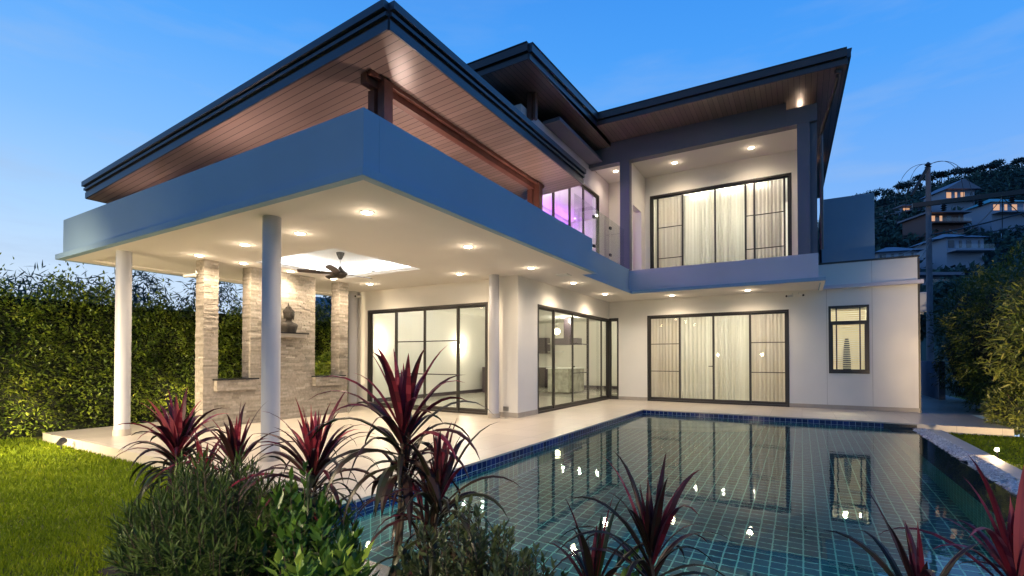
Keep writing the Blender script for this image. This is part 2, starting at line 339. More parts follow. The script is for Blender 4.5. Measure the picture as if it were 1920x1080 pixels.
def wob(P, s, seed=0.):
    x, y, z = P[:, 0] * s + seed, P[:, 1] * s + seed * 1.7, P[:, 2] * s - seed
    return (np.sin(x * 1.3 + 2 * np.sin(y * .7 + z)) + np.sin(y * 1.7 + 1.5 * np.sin(z * 1.1 + x * .6)) + np.sin(z * 2.1 + 1.3 * np.sin(x * .9 - y))) / 3
def rdir(n): d = rng.normal(size=(n, 3)); return d / np.linalg.norm(d, axis=1)[:, None]

# ------------------------------------------------------------------ ground, terrace, pool
YF = 14.15     # garden facade plane
def prof(D): return np.interp(D, [0, 30, 45, 70, 95, 130, 150, 190, 235, 300, 420], [-.3, 0, 3, 8.5, 17, 34, 45, 68, 91, 80, 40])
def hillz(x, y):
    D = -math.sin(YAW) * x + math.cos(YAW) * y; lat = math.cos(YAW) * x + math.sin(YAW) * y
    r = lat / np.maximum(D, 5); k = np.interp(r, [-2, .0, .3, .55, .7, 1.0, 1.3, 3], [.04, .10, .28, .62, .80, 1.0, 1.08, 1.1])
    w = np.sin(x * .05 + 1) * np.sin(y * .043) * 3 + np.sin(x * .13 + y * .11) * 1.2
    return prof(D) * k + w * np.clip((D - 60) / 100, 0, 1) * np.clip(k, 0, 1)
gx = np.unique(np.concatenate([np.linspace(-900, -40, 18), np.linspace(-40, 160, 70), np.linspace(160, 900, 20)])); gy = np.unique(np.concatenate([np.linspace(-900, -12, 14), np.linspace(-12, 20, 17), np.linspace(20, 420, 90), np.linspace(420, 1200, 12)]))
GX, GY = np.meshgrid(gx, gy); GZ = np.where(GY > 24, hillz(GX, GY), -.3)
GZ = np.where((GX > -30) & (GX < 20) & (GY < 24) & (GY > -20), -.4 - 0 * GX, GZ)
vv = np.stack([GX, GY, GZ], -1).reshape(-1, 3); nx = len(gx); ii = (np.arange(len(gy) - 1)[:, None] * nx + np.arange(nx - 1)[None]).ravel()[:, None]
g = meshnp('ground', vv, ii + [0, 1, nx + 1, nx], mat('earth', (.02, .035, .016), .95, var=.4, vscale=.05), np.zeros(len(ii)))
# dig the pool out of the coarse sheet: it lies 0.4 m down there, the pool basin is deeper, so remove the cells over it
import bmesh
bm = bmesh.new(); bm.from_mesh(g.data)
bmesh.ops.delete(bm, geom=[f for f in bm.faces if abs(f.calc_center_median().x) < 13 and -10 < f.calc_center_median().y < 20], context='FACES'); bm.to_mesh(g.data); bm.free()
tag(g, kind='structure')
PX0, PX1, PY0, PY1, WZ = -3.28, 1.74, 2.23, 11.68, -.10
b = MB(); Zl = -.15
for q in ((-30, -3.45, -20, 2.9), (-30, -10.6, 2.9, 24), (-3.45, 2.2, -20, 1.98), (2.2, 20, -20, 11.9), (4.2, 20, 11.9, 24)): b.box(q[0], q[1], q[2], q[3], Zl - .3, Zl)
tag(b.build('lawn', MGR), kind='structure')
b = MB(); b.box(-3.40, 1.9, .55, 2.08, Zl, Zl + .03); b.box(-3.8, -3.40, 1.3, 2.88, Zl, Zl + .03)
tag(b.build('planting_soil', MSO3), kind='structure')
b = MB(); b.box(-10.6, PX0, 2.9, 20.6, -.30, 0); b.box(PX0, 3.15, PY1, 20.6, -.30, 0); b.box(3.15, 4.2, YF + .1, 22, -.3, -.004)
ter = tag(b.build('terrace_paving', MFL, bevel=.006), kind='structure')
pool = thing('swimming_pool', 'long tiled swimming pool with a submerged edge wall between terrace and pebbles', 'pool', (-.8, 7, -.1))
b = MB(); D_ = -1.25
b.box(PX0 + .004, PX1 - .004, PY0, PY1 - .004, D_ - .1, D_); b.build('pool_floor', MPT, pool)
b = MB(); b.box(PX0 - .16, PX0, 2.08, PY1, D_, -.31); b.box(PX0 - .16, PX0, 2.08, 2.9, -.31, -.005); b.box(PX0 - .16, PX1, PY1, PY1 + .2, D_, -.31)
b.box(PX0 - .16, PX1 + .2, 2.08, PY0, D_, -.112); b.build('pool_wall', MPT, pool)
b = MB(); b.box(1.40, PX1, PY0, PY1 - .004, D_, -.125); b.build('overflow_wall', MPT, pool)
b = MB(); b.box(1.39, PX1 + .02, PY0, PY1 - .004, -.125, -.108); b.box(PX0 - .17, PX1 + .2, 2.05, PY0, -.112, -.092); b.build('overflow_cap', MPS, pool)  # black of the side cap stands in for dark foliage mirrored there
b = MB(); b.box(PX0, PX0 + .006, PY0, PY1, -.32, -.022); b.box(PX0 + .006, PX1 - .4, PY1 - .006, PY1, -.32, -.022); b.build('waterline_tiles', MNV, pool)
b = MB(); b.box(PX0, PX0 + .006, 2.9, PY1, -.022, .001); b.box(PX0, PX1 + .1, PY1 - .006, PY1, -.022, .001); b.build('coping_edge', MCR, pool)
b = MB(); b.box(PX1 - .4, PX1 + .1, PY1 - .006, PY1, -.32, -.022); b.build('dark_end_tiles', MPS, pool)
for k in range(4):   # curved corner steps
    r_ = 2.6 - .42 * k; z1 = -.38 - .0 + -.22 * (3 - k) + 0; b = MB()
    pts = [(PX0 + .01, PY1 - .01)] + [(PX0 + .01 + r_ * 1.0 * math.sin(a), PY1 - .01 - r_ * .62 * math.cos(a)) for a in [math.pi / 2 * i / 16 for i in range(17)]]
    pts = [pts[0]] + pts[1:]
    b.prism(pts, D_, z1 if k < 3 else -.38); b.build('step', mat('step_stone', (.34, .38, .30), .5, var=.1), pool)
# pool lamps (underwater, lit) on the near wall, washing the floor
for k, (x, y) in enumerate(((.9, PY0), (-.8, PY0), (-2.4, PY0))):
    b = MB(); b.lathe([(.10, 0), (.10, .03), (.07, .045), (.001, .05)], n=20)
    b.v = [(x + p[0], y + p[2], -.62 + p[1]) for p in b.v]
    o = b.build('pool_lamp', emis('pool_lamp_lens', (.55, .8, 1.0), 3), pool)
    l = light('SPOT', (x, y + .10, -.62), 95, (.50, .95, .92), .08, pool, 'pool_bulb', 165); l.rotation_euler = (R(80), 0, 0)
# water
def watermat():
    m = bpy.data.materials.new('pool_water'); m.use_nodes = True; t = m.node_tree; t.nodes.remove(t.nodes['Principled BSDF'])
    gl = N(t, 'ShaderNodeBsdfGlass'); gl.inputs['IOR'].default_value = 1.40; gl.inputs['Roughness'].default_value = 0.0; gl.inputs[0].default_value = (.93, 1, .98, 1)
    tc = N(t, 'ShaderNodeTexCoord'); n = N(t, 'ShaderNodeTexNoise'); n.inputs['Scale'].default_value = 4.5; n.inputs['Detail'].default_value = 4; L(t, tc.outputs['Object'], n.inputs[0])
    bp = N(t, 'ShaderNodeBump'); bp.inputs['Strength'].default_value = .10; bp.inputs['Distance'].default_value = .012; L(t, n.outputs[0], bp.inputs['Height']); L(t, bp.outputs[0], gl.inputs['Normal'])
    L(t, gl.outputs[0], t.nodes['Material Output'].inputs[0]); return m
me = bpy.data.meshes.new('water'); me.from_pydata([(PX0, PY0, WZ), (PX1, PY0, WZ), (PX1, PY1, WZ), (PX0, PY1, WZ)], [], [(0, 1, 2, 3)]); me.materials.append(watermat())
tag(link('water', me), kind='structure')
# pebble channel and kerb
b = MB(); b.box(PX1 + .021, 2.0, 2.05, PY1, -.35, -.125); tag(b.build('channel_bed', MSO3), kind='structure')
b = MB(); b.box(1.99, 2.2, 1.9, PY1, -.4, -.085); kb = tag(b.build('stone_kerb', MCR, bevel=.01), 'pale straight stone kerb between the white pebbles and the small lawn', 'kerb')
b = MB()
for i in range(3600):
    x = rng.uniform(PX1 + .03, 1.985); y = rng.uniform(2.1, PY1 - .01); r_ = rng.uniform(.014, .032); c = (x, y, -.122 + rng.uniform(0, .040)); bb = len(b.v)
    ax = rng.uniform(0, 3.14); ca, sa = math.cos(ax), math.sin(ax); sc = (1.25, .85, .6)
    for (px, py, pz) in ((1, 0, 0), (.3, .95, .1), (-.8, .6, 0), (-.8, -.6, .1), (.3, -.95, 0), (.35, .1, .8), (-.3, .2, .85), (-.1, -.4, .8)):
        X, Y, Z = px * r_ * sc[0], py * r_ * sc[1], pz * r_ * sc[2]; b.v.append((c[0] + X * ca - Y * sa, c[1] + X * sa + Y * ca, c[2] + Z))
    for q in ((0, 1, 5), (1, 6, 5), (1, 2, 6), (2, 3, 6), (3, 7, 6), (3, 4, 7), (4, 0, 7), (0, 5, 7), (5, 6, 7)): b.face(tuple(bb + i_ for i_ in q), rng.uniform())
mpb = leafmat('pebble_stone', [(0, (.34, .32, .30)), (.5, (.60, .57, .53)), (1, (.80, .78, .74))], .6, 0)
tag(b.build('pebbles', mpb, tone=True), kind='stuff')

# ------------------------------------------------------------------ the house
H = thing('house', 'modern two storey white villa with dark sloping roofs and lit glass doors', 'house', (-4, 10, 0))
def part(name, mb, material, **k): return mb.build(name, material, H, **k)
# ground floor walls
b = MB()
b.box(-10.0, -9.48, 8.75, 8.95, 0, 2.93); b.box(-9.48, -5.82, 8.75, 8.95, 2.44, 2.93); b.box(-5.82, -5.56, 8.75, 8.95, 0, 2.93)
b.box(-5.56, -5.0, 8.63, 9.5, 0, 2.93)
b.box(-5.2, -5.0, 9.5, YF, 2.42, 2.93)
b.box(-5.0, -4.71, YF, YF + .2, 2.44, 2.93); b.box(-4.71, -3.85, YF, YF + .2, 0, 2.93); b.box(-3.85, -.27, YF, YF + .2, 2.47, 2.93)
b.box(-5.2, -5.0, YF, YF + .2, 2.42, 2.93)
b.box(-.27, .57, YF, YF + .2, 0, 2.93); b.box(.57, 1.375, YF, YF + .2, 0, .865); b.box(.57, 1.375, YF, YF + .2, 2.50, 2.93)
b.box(1.375, 2.27, YF, YF + .2, 0, 2.93)
b.box(.30, 2.27, YF, YF + .2, 2.93, 3.53)
b.box(-10.3, -10.1, 8.95, 19, 0, 2.93); b.box(-10.3, 2.27, 19, 19.2, 0, 3.4); b.box(-4.82, -4.70, YF + .2, 19, 0, 2.93); b.box(.35, .47, YF + .2, 19, 0, 2.93)
part('wall', b, MW)
b = MB(); b.box(2.27, 2.31, YF + .005, 19.2, 0, 3.50); b.box(.30, 2.31, YF - .01, YF + .22, 3.53, 3.575); part('wall_edge', b, MFR)
b = MB(); b.box(.40, 2.36, YF - .13, YF, 2.915, 3.0); part('ledge', b, MGL)
# joint grooves on the right wall
b = MB()
for x in (.53, 1.43): b.box(x, x + .006, YF - .002, YF, .1, 2.91)
b.box(1.43, 1.436, YF - .002, YF, 3.0, 3.53); part('wall_joint', b, MSK)
# skirtings
b = MB(); e = .012
for q_ in ((-10.0, -9.48, 8.75 - e, 8.75, 0, .1), (-5.56 - e, -5.56, 8.63, 8.75, 0, .1), (-5.56 - e, -5.0 + e, 8.63 - e, 8.63, 0, .1), (-5.0, -5.0 + e, 8.63, 9.5, 0, .1), (-4.71, -3.85, YF - e, YF, 0, .1), (-.27, 2.27 + e, YF - e, YF, 0, .1)): part('skirting', MB().box(*q_), MSK)
# interior floors / ceilings
b = MB(); b.box(-10.1, -5.2, 8.95, 19, 0.0, .008); b.box(-5.2, -4.82, YF, 19, 0, .008); part('interior_floor', b, MIF)
b = MB(); b.box(-4.70, .35, YF + .2, 19, 0, .008); b.box(.47, 2.27, YF + .2, 19, 0, .008); part('interior_floor', b, MIF)
b = MB(); b.box(-10.3, -5.2, 8.95, 19.2, 2.78, 2.93); b.box(-5.2, -5.01, YF + .2, 19.2, 2.78, 2.93); b.box(-5.01, 2.27, YF + .2, 19.2, 2.78, 2.93); part('interior_ceiling', b, MIW)
b = MB(); b.box(-10.09, -10.07, 8.95, 18.98, .008, .12); b.box(-10.07, -4.84, 18.96, 18.98, .008, .12); b.box(-4.84, -4.823, YF + .2, 18.96, .008, .12); part('interior_skirting', b, MIC)
# ceiling slab with tray hole
TX0, TX1, TY0, TY1 = -8.36, -6.27, 5.07, 7.1
b = MB(); z0, z1 = 2.93, 3.0
b.box(-10.6, TX0, 3.5, 8.75, z0, z1); b.box(TX1, -3.9, 3.5, 8.75, z0, z1); b.box(TX0, TX1, 3.5, TY0, z0, z1); b.box(TX0, TX1, TY1, 8.75, z0, z1)
b.box(-5.0, -4.1, 8.75, YF, z0, z1); b.box(-4.1, -3.9, 8.75, 12.7, z0, z1); b.box(-4.1, .38, 12.7, YF, z0, z1); part('ceiling', b, MC)
b = MB(); q = .14; b.box(TX0 - q, TX1 + q, TY0 - q, TY1 + q, 3.17, 3.20)
for a_ in ((TX0 - q - .03, TX0 - q, TY0 - q, TY1 + q), (TX1 + q, TX1 + q + .03, TY0 - q, TY1 + q), (TX0 - q, TX1 + q, TY0 - q - .03, TY0 - q), (TX0 - q, TX1 + q, TY1 + q, TY1 + q + .03)): b.box(*a_, 3.0, 3.2)
part('ceiling_tray', b, MIW)
b = MB(); w = .02
b.box(TX0 - .10, TX0 - .08, TY0, TY1, 3.004, 3.02); b.box(TX1 + .08, TX1 + .10, TY0, TY1, 3.004, 3.02); b.box(TX0, TX1, TY0 - .10, TY0 - .08, 3.004, 3.02); b.box(TX0, TX1, TY1 + .08, TY1 + .10, 3.004, 3.02)
part('cove_light', b, emis('cove_strip', (.92, .95, 1.0), 60))
# lower soffit band of the canopy
LX0, LX1, LY0, LY1 = -10.95, -3.46, 3.12, 9.10
b = MB(); b.box(LX0 + .006, LX1 - .006, LY0 + .006, 3.5, 2.9, 2.97); b.box(LX0 + .006, -10.6, 3.5, 8.75, 2.9, 2.97); b.box(-3.9, LX1 - .006, 3.5, LY1, 2.9, 2.97)
b.box(-10.6, -10.0, 8.45, 8.75, 2.9, 2.97); b.box(-3.9, -3.79, LY1, 12.43, 2.9, 2.97); b.box(-3.9, .455, 12.436, 12.7, 2.9, 2.97); b.box(.38, .455, 12.7, YF, 2.9, 2.97); part('soffit_band', b, MC)
b = MB(); b.box(LX0, LX1, LY0, LY0 + .10, 2.898, 2.985); b.box(LX1 - .1, LX1, LY0 + .1, LY1, 2.898, 2.985); b.box(LX0, LX0 + .1, LY0 + .1, 8.75, 2.898, 2.985)
b.box(-3.9, -3.785, LY1, 12.42, 2.905, 2.985); b.box(-3.9, .46, 12.42, 12.52, 2.905, 2.985); b.box(.36, .46, 12.52, YF, 2.905, 2.985)
part('fascia_ledge', b, MG, bevel=.004)
b = MB(); zt = 3.585
b.box(-10.87, -3.54, 3.2, 3.4, 2.985, zt); b.box(-3.74, -3.54, 3.4, 9.05, 2.985, zt); b.box(-10.87, -10.67, 3.4, 8.75, 2.985, zt)
part('parapet', b, MG, bevel=.006)
b = MB(); b.box(-4.05, -3.87, 9.05, 12.51, 2.985, 3.56); part('side_parapet', b, MG, bevel=.006)
b = MB(); b.box(-3.87, .33, 12.51, 12.69, 2.985, 3.53); b.box(.15, .33, 12.69, YF, 2.985, 3.53); part('balcony_parapet', b, MGL, bevel=.006)
b = MB(); b.box(-10.67, -3.74, 3.4, 8.75, 3.0, 3.12) if False else None
b.box(-10.67, TX0 - .2, 3.4, 8.75, 3.02, 3.1); b.box(TX1 + .2, -4.05, 3.4, 8.75, 3.02, 3.1); b.box(TX0 - .2, TX1 + .2, 3.4, TY0 - .2, 3.02, 3.1); b.box(TX0 - .2, TX1 + .2, TY1 + .2, 8.75, 3.02, 3.1); b.box(TX0 - .2, TX1 + .2, TY0 - .2, TY1 + .2, 3.21, 3.24)
b.box(-3.74 - .31, -3.74, 3.4, 9.05, 3.02, 3.1); b.box(-5, -4.05, 8.75, YF, 3.02, 3.1); b.box(-4.05, .15, 12.69, YF, 3.02, 3.1); part('upper_deck', b, MFL)
# columns
def column(x, y, z1, r_=.104):
    b = MB(); b.tube([(x, y, 0), (x, y, z1)], r_, 40); o = b.build('column', mat('column_paint', (.44, .44, .47), .45, var=.03), H, smooth=True)
    b = MB(); b.tube([(x, y, 0), (x, y, .1)], r_ + .012, 40); b.build('column_base', MSK, o, smooth=True)
column(-5.45, 3.52, 2.9); column(-9.2, 3.45, 2.9); column(-5.42, 8.38, 2.93, .105); column(-9.86, 8.60, 2.93, .11)
# upper storey
b = MB()
b.box(-10, -5.0, 8.75, 8.95, 3.1, 6.54); b.box(-5.2, -5.0, 8.95, 9.45, 3.1, 6.54); b.box(-5.2, -5.0, 9.45, 13.3, 5.92, 6.54); b.box(-5.2, -5.0, 13.3, YF, 3.1, 6.6)
b.box(-10, -9.8, 8.95, 19, 3.1, 6.6)
part('upper_wall', b, MGL)
b = MB(); b.box(-5.0, -4.12, YF, YF + .2, 3.1, 6.62); b.box(-4.12, -3.76, YF, YF + .2, 3.1, 6.62); b.box(-3.76, -.19, YF, YF + .2, 5.94, 6.62); b.box(-.19, .33, YF, YF + .2, 3.1, 6.62)
b.box(-4.06, -3.90, 12.72, 12.95, 3.1, 6.5); b.box(-4.06, -3.90, 13.75, YF, 3.1, 6.5); b.box(-4.06, -3.90, 12.95, 13.75, 5.4, 6.5); b.box(.10, .3, 12.72, YF, 3.1, 6.5)
part('balcony_wall', b, MW)
b = MB(); b.box(-3.90, .1, 12.75, YF, 6.5, 6.56); b.box(-5.0, -4.06, 12.55, YF, 6.55, 6.6); part('balcony_ceiling', b, MC)
b = MB()
b.box(-4.12, -3.86, 12.513, 12.72, 3.56, 6.45)
b.box(-5.0, -.26, 12.51, 12.75, 6.45, 7.02); b.box(-.26, .33, 12.51, 12.75, 6.45, 6.83)
b.box(-.055, .19, 12.513, 12.72, 3.53, 6.45); b.box(.19, .32, 12.60, 14, 3.53, 6.45)
b.box(-5.02, -4.6, 9.8, 12.51, 6.54, 6.62); part('upper_frame', b, MGD, bevel=.005)
b = MB(); b.box(.10, .335, 12.75, 19, 6.45, 6.83); b.box(.16, .33, YF, 19, 3.575, 6.45); part('upper_side_wall', b, MGD)
b = MB(); b.box(-9.0, -5.9, 10.2, 18.8, 6.5, 6.8); b.box(-5.9, -1.2, 13.6, 18.8, 6.6, 6.95); part('roof_core', b, MFB)
b = MB(); b.box(.50, 1.68, 15.9, 18.5, 3.4, 5.62); part('stair_tower', b, MG)
b = MB(); b.box(.47, 2.27, YF + .2, 19, 3.2, 3.3); part('flat_roof', b, MFB)
# upper rooms
b = MB(); b.box(-9.8, -5.2, 8.95, 16, 3.1, 3.12); b.box(-4.1, .16, YF + .2, 18, 3.1, 3.12); part('upper_floor', b, MIF)
b = MB(); b.box(-9.8, -5.2, 8.95, 16, 6.1, 6.15); b.box(-9.8, -5.2, 16, 16.1, 3.1, 6.1); b.box(-9.7, -9.69, 8.95, 16, 3.12, 6.1); b.box(-4.1, .16, YF + .21, 18, 6.3, 6.35); b.box(-4.1, .16, 18, 18.1, 3.1, 6.3); b.box(-4.2, -4.1, YF + .2, 18, 3.1, 6.3); part('room_lining', b, MIW)
b = MB(); b.box(-7.2, -7.05, 9.0, 15.9, 5.80, 6.09); part('bulkhead', b, MIW)
b = MB(); b.box(-7.04, -7.02, 9.1, 15.8, 5.86, 5.90); b.box(-9.6, -9.5, 9.1, 15.8, 5.9, 5.94); part('purple_cove_light', b, MPUR)

# ---- roofs
def slab(name, poly, th, material, soff, par=None, drops=True):
    """poly: ccw list of (x,y,zsoffit)."""
    n = len(poly); rf = MB(); rf.prism(poly, .02, th); o = rf.build(name, material, H)
    s_ = MB(); s_.v = [(x, y, z) for x, y, z in poly]; s_.face(tuple(reversed(range(n)))); s_.v += [(x, y, z + .012) for x, y, z in poly]; s_.face(tuple(range(n, 2 * n)))
    so = s_.build('soffit', soff, o)
    return o
def edgeboard(o, p, q, out, z0, z1, th, material, name='fascia_board'):
    """board along p-q, pushed outward by 'out' (unit xy), from z0 to z1 above the soffit line"""
    p = Vector(p); q = Vector(q); n = Vector((out[0], out[1], 0)) * th; b = MB()
    v = [p, q, q + n, p + n]; b.v = [tuple(a + Vector((0, 0, z0))) for a in v] + [tuple(a + Vector((0, 0, z1))) for a in v]
    for f in ((0, 3, 2, 1), (4, 5, 6, 7), (0, 1, 5, 4), (1, 2, 6, 5), (2, 3, 7, 6), (3, 0, 4, 7)): b.face(f)
    return b.build(name, material, o)
def zr(x): return 4.6 + .0613 * (x + 3.62)
r1 = [(-11.22, 3.62, zr(-11.22)), (-3.64, 3.62, zr(-3.64)), (-3.64, 8.8, zr(-3.64)), (-11.22, 8.8, zr(-11.22))]
ro = slab('canopy_roof', r1, .26, MRF, MSO)
for (p, q_, out) in ((r1[0], r1[1], (0, -1)), (r1[1], r1[2], (1, 0)), (r1[3], r1[0], (-1, 0))):
    edgeboard(ro, p, q_, out, -.005, .10, .02, MRF); edgeboard(ro, p, q_, out, .10, .135, .008, MFB, 'fascia_groove')
    edgeboard(ro, p, q_, out, .135, .175, .045, MRF); edgeboard(ro, p, q_, out, .175, .20, .02, MFB, 'fascia_groove'); edgeboard(ro, p, q_, out, .20, .285, .075, MRF, 'gutter')
r2 = [(-11.5, 7.95, 6.85), (-4.37, 7.95, 6.85), (-4.37, 11.45, 7.03), (.80, 11.45, 6.98), (.60, 20.6, 7.0), (-11.5, 20.6, 7.0)]
r2a = [(-11.5, 7.95, 6.85), (-4.37, 7.95, 6.85), (-4.37, 11.45, 7.03), (-4.37, 20.6, 7.03), (-11.5, 20.6, 7.03)]
r2b = [(-4.37, 11.45, 7.03), (.80, 11.45, 6.98), (.60, 20.6, 7.0), (-4.37, 20.6, 7.03)]
ra_ = slab('upper_roof', r2a, .26, MRF, MSO2); rb_ = slab('upper_roof', r2b, .26, MFB, MSO2)
for (o, p, q_, out, mm_) in ((ra_, r2[0], r2[1], (0, -1), MFB), (ra_, r2[1], r2[2], (1, 0), MRF), (rb_, r2[2], r2[3], (0, -1), MFB), (rb_, r2[3], r2[4], (1, 0), MRF)):
    edgeboard(o, p, q_, out, -.005, .10, .02, mm_); edgeboard(o, p, q_, out, .10, .13, .008, MBL, 'fascia_groove')
    edgeboard(o, p, q_, out, .13, .285, .07, mm_, 'gutter'); edgeboard(o, p, q_, out, .285, .30, .085, MRF, 'gutter_lip')
# canopy beam and posts
b = MB(); p0, p1 = (-4.38, 4.0), (-4.38, 8.3); zb = zr(-4.38)
b.box(-4.42, -4.32, 3.95, 8.35, zb - .13, zb - .006); b.box(-4.30, -4.25, 3.95, 8.35, zb - .05, zb + .0); part('roof_beam', b, MPO)
for yy in (4.15, 8.1):
    b = MB(); b.box(-4.46, -4.36, yy - .05, yy + .05, 3.1, zb - .13); b.box(-4.33, -4.22, yy - .02, yy + .12, 3.1, zb - .02); part('roof_post', b, MPO)
for yy in (4.15, 8.1):
    b = MB(); zz = zr(-9.6); b.box(-9.65, -9.55, yy - .05, yy + .05, 3.1, zz); part('roof_post', b, MPO)
b = MB(); b.box(-4.98, -4.88, 8.98, 9.08, 6.3, 6.88); b.box(-4.86, -4.80, 9.02, 9.12, 6.3, 6.88); part('roof_post', b, MPO)
# downpipe
b = MB(); b.tube([(.66, 11.62, 7.0), (.66, 11.66, 6.86), (.64, 11.75, 6.78), (.42, 12.45, 6.2), (.40, 12.55, 6.1), (.40, 12.56, 3.6)], .035, 12); b.tube([(.66, 11.60, 7.02), (.66, 11.62, 6.92)], .06, 12)
part('downpipe', b, MFB, smooth=True)

# ---- glazing
def bxp(b, pl, u0, u1, d0, d1, z0, z1, at):
    """pl 'F': facade facing -Y at y=at (d outward = -Y). pl 'S': wall facing +X at x=at."""
    if pl == 'F': b.box(u0, u1, at - d1, at - d0, z0, z1)
    else: b.box(at + d0, at + d1, u0, u1, z0, z1)
def slider(pl, at, us, z0, z1, rails=(), handles=(), name='sliding_door', fw_=.05, wide=(), scr=False):
    """outer frame, leaves between consecutive us, panes"""
    b = MB(); i0 = -.06; o1 = .0
    bxp(b, pl, us[0], us[-1], i0, o1 + .012, z1 - .05, z1, at); bxp(b, pl, us[0], us[-1], i0, o1 + .012, z0, z0 + .045, at)
    for u in (us[0], us[-1] - .045): bxp(b, pl, u, u + .045, i0, o1 + .012, z0 + .045, z1 - .05, at)
    o = b.build(name, MFR, H, bevel=.003)
    for i in range(len(us) - 1):
        a, c = us[i], us[i + 1]; off = -.045 if i in wide else -.02
        f = MB(); lf = fw_
        if i > 0: a0 = a - lf / 2
        else: a0 = a + .045
        c0 = c + lf / 2 if i < len(us) - 2 else c - .045
        a0 += .001; c0 -= .001
        bxp(f, pl, a0, a0 + lf, off - .03, off, z0 + .046, z1 - .051, at); bxp(f, pl, c0 - lf, c0, off - .028, off + .002, z0 + .046, z1 - .051, at)
        bxp(f, pl, a0 + lf, c0 - lf, off - .03, off, z0 + .046, z0 + .046 + .07, at); bxp(f, pl, a0 + lf, c0 - lf, off - .03, off, z1 - .051 - .045, z1 - .051, at)
        if i in rails:
            for zz in (z0 + (z1 - z0) * .345, z0 + (z1 - z0) * .66): bxp(f, pl, a0 + lf, c0 - lf, off - .025, off - .004, zz, zz + .022, at)
        f.build('door_leaf', MFR, o)
        g_ = MB(); bxp(g_, pl, a0 + lf, c0 - lf, off - .018, off - .012, z0 + .116, z1 - .096, at); 
        # single skin of glass
        if pl == 'F': y = at - off + .015; g_.v = [(a0 + lf, y, z0 + .11), (c0 - lf, y, z0 + .11), (c0 - lf, y, z1 - .09), (a0 + lf, y, z1 - .09)]
        else: x = at + off - .015; g_.v = [(x, a0 + lf, z0 + .11), (x, c0 - lf, z0 + .11), (x, c0 - lf, z1 - .09), (x, a0 + lf, z1 - .09)]
        g_.f = [(0, 1, 2, 3)]; g_.tone = [.5]; g_.build('pane', MGLD if (i in rails and scr) else MGLS, o)
    for u in handles:
        h = MB(); zc = z0 + 1.0
        bxp(h, pl, u - .012, u + .012, .0, .04, zc, zc + .03, at); bxp(h, pl, u - .10, u + .012, .035, .05, zc + .005, zc + .025, at); h.build('handle', MBL, o)
    return o
slider('F', 8.75, [-9.48, -8.54, -7.62, -6.65, -5.82], 0, 2.44, rails=(1, 2), wide=(0, 3), fw_=.055)
slider('S', -5.0, [9.5, 10.39, 11.48, 12.54, 13.62, YF - .01], 0, 2.42, rails=(2,), handles=(11.44,), wide=(0, 3, 4), fw_=.055)
slider('F', YF, [-5.0, -4.71], 0, 2.44, name='corner_window', fw_=.012)
slider('F', YF, [-3.85, -2.95, -2.06, -1.16, -.27], 0, 2.47, rails=(0, 3), handles=(-2.08,), wide=(0, 3), scr=True)
slider('F', YF, [-3.76, -3.55, -2.86, -2.0, -1.25, -1.04, -.35, -.19], 3.12, 5.94, rails=(1, 4, 5), wide=(0, 1, 5, 6), name='balcony_door', fw_=.045, scr=True)
slider('S', -5.0, [9.45, 10.36, 11.3, 12.2, 13.3], 3.12, 5.92, name='upper_sliding_door', fw_=.09)
# small window
b = MB(); wx0, wx1, wz0, wz1 = .57, 1.375, .865, 2.50
for (a_, c_, d_, e_) in ((wx0, wx1, wz0, wz0 + .05), (wx0, wx1, wz1 - .05, wz1), (wx0, wx0 + .05, wz0 + .05, wz1 - .05), (wx1 - .05, wx1, wz0 + .05, wz1 - .05), (wx0 + .05, wx1 - .05, 2.08, 2.13)): b.box(a_, c_, YF - .02, YF + .06, d_, e_)
w_ = b.build('window', MFR, H, bevel=.003)
b = MB()
for (a_, c_, d_, e_) in ((wx0 + .05, wx1 - .05, wz0 + .05, wz0 + .10), (wx0 + .05, wx1 - .05, 2.04, 2.079), (wx0 + .05, wx0 + .09, wz0 + .10, 2.04), (wx1 - .09, wx1 - .05, wz0 + .10, 2.04)): b.box(a_, c_, YF - .012, YF + .04, d_, e_)
b.build('sash', MFR, w_)
b = MB(); b.v = [(wx0 + .05, YF + .02, wz0 + .05), (wx1 - .05, YF + .02, wz0 + .05), (wx1 - .05, YF + .02, wz1 - .05), (wx0 + .05, YF + .02, wz1 - .05)]; b.face((0, 1, 2, 3)); b.build('pane', MGLS, w_)
bl = thing('venetian_blind', 'cream slatted blind with two dark tapes behind the small square window', 'blind', (.97, YF + .12, 2.4))
b = MB()
for i in range(30):
    z = .93 + i * .0515; b.v += [(wx0 + .07, YF + .105, z), (wx1 - .07, YF + .105, z), (wx1 - .07, YF + .130, z + .030), (wx0 + .07, YF + .130, z + .030)]; n = len(b.v); b.face((n - 4, n - 3, n - 2, n - 1))
b.build('slats', mat('blind_slat', (.72, .64, .46), .5), bl)
for x in (.72, 1.19): MB().box(x, x + .03, YF + .098, YF + .102, .92, 2.46).build('tape', MIC, bl)
MB().box(wx0 + .06, wx1 - .06, YF + .09, YF + .14, 2.45, 2.49).build('head_rail', MFR, bl)
vs = MB(); vs.lathe([(.02, 0), (.06, .08), (.085, .25), (.085, .5), (.07, .8), (.055, 1.0), (.035, 1.1), (.001, 1.12)], (.97, YF + .55, .62), 20)
o = vs.build('tall_vase', mat('dark_glaze', (.03, .05, .08), .2), smooth=True); tag(o, 'dark tapered vase on a stand seen through the blind slats', 'vase')
vs = MB(); vs.box(.77, 1.17, YF + .4, YF + .7, .585, .62); [vs.box(x, x + .03, y, y + .03, .008, .585) for x in (.78, 1.13) for y in (YF + .41, YF + .66)]
tag(vs.build('side_table', MPO), 'small dark table under the vase behind the small window', 'table')
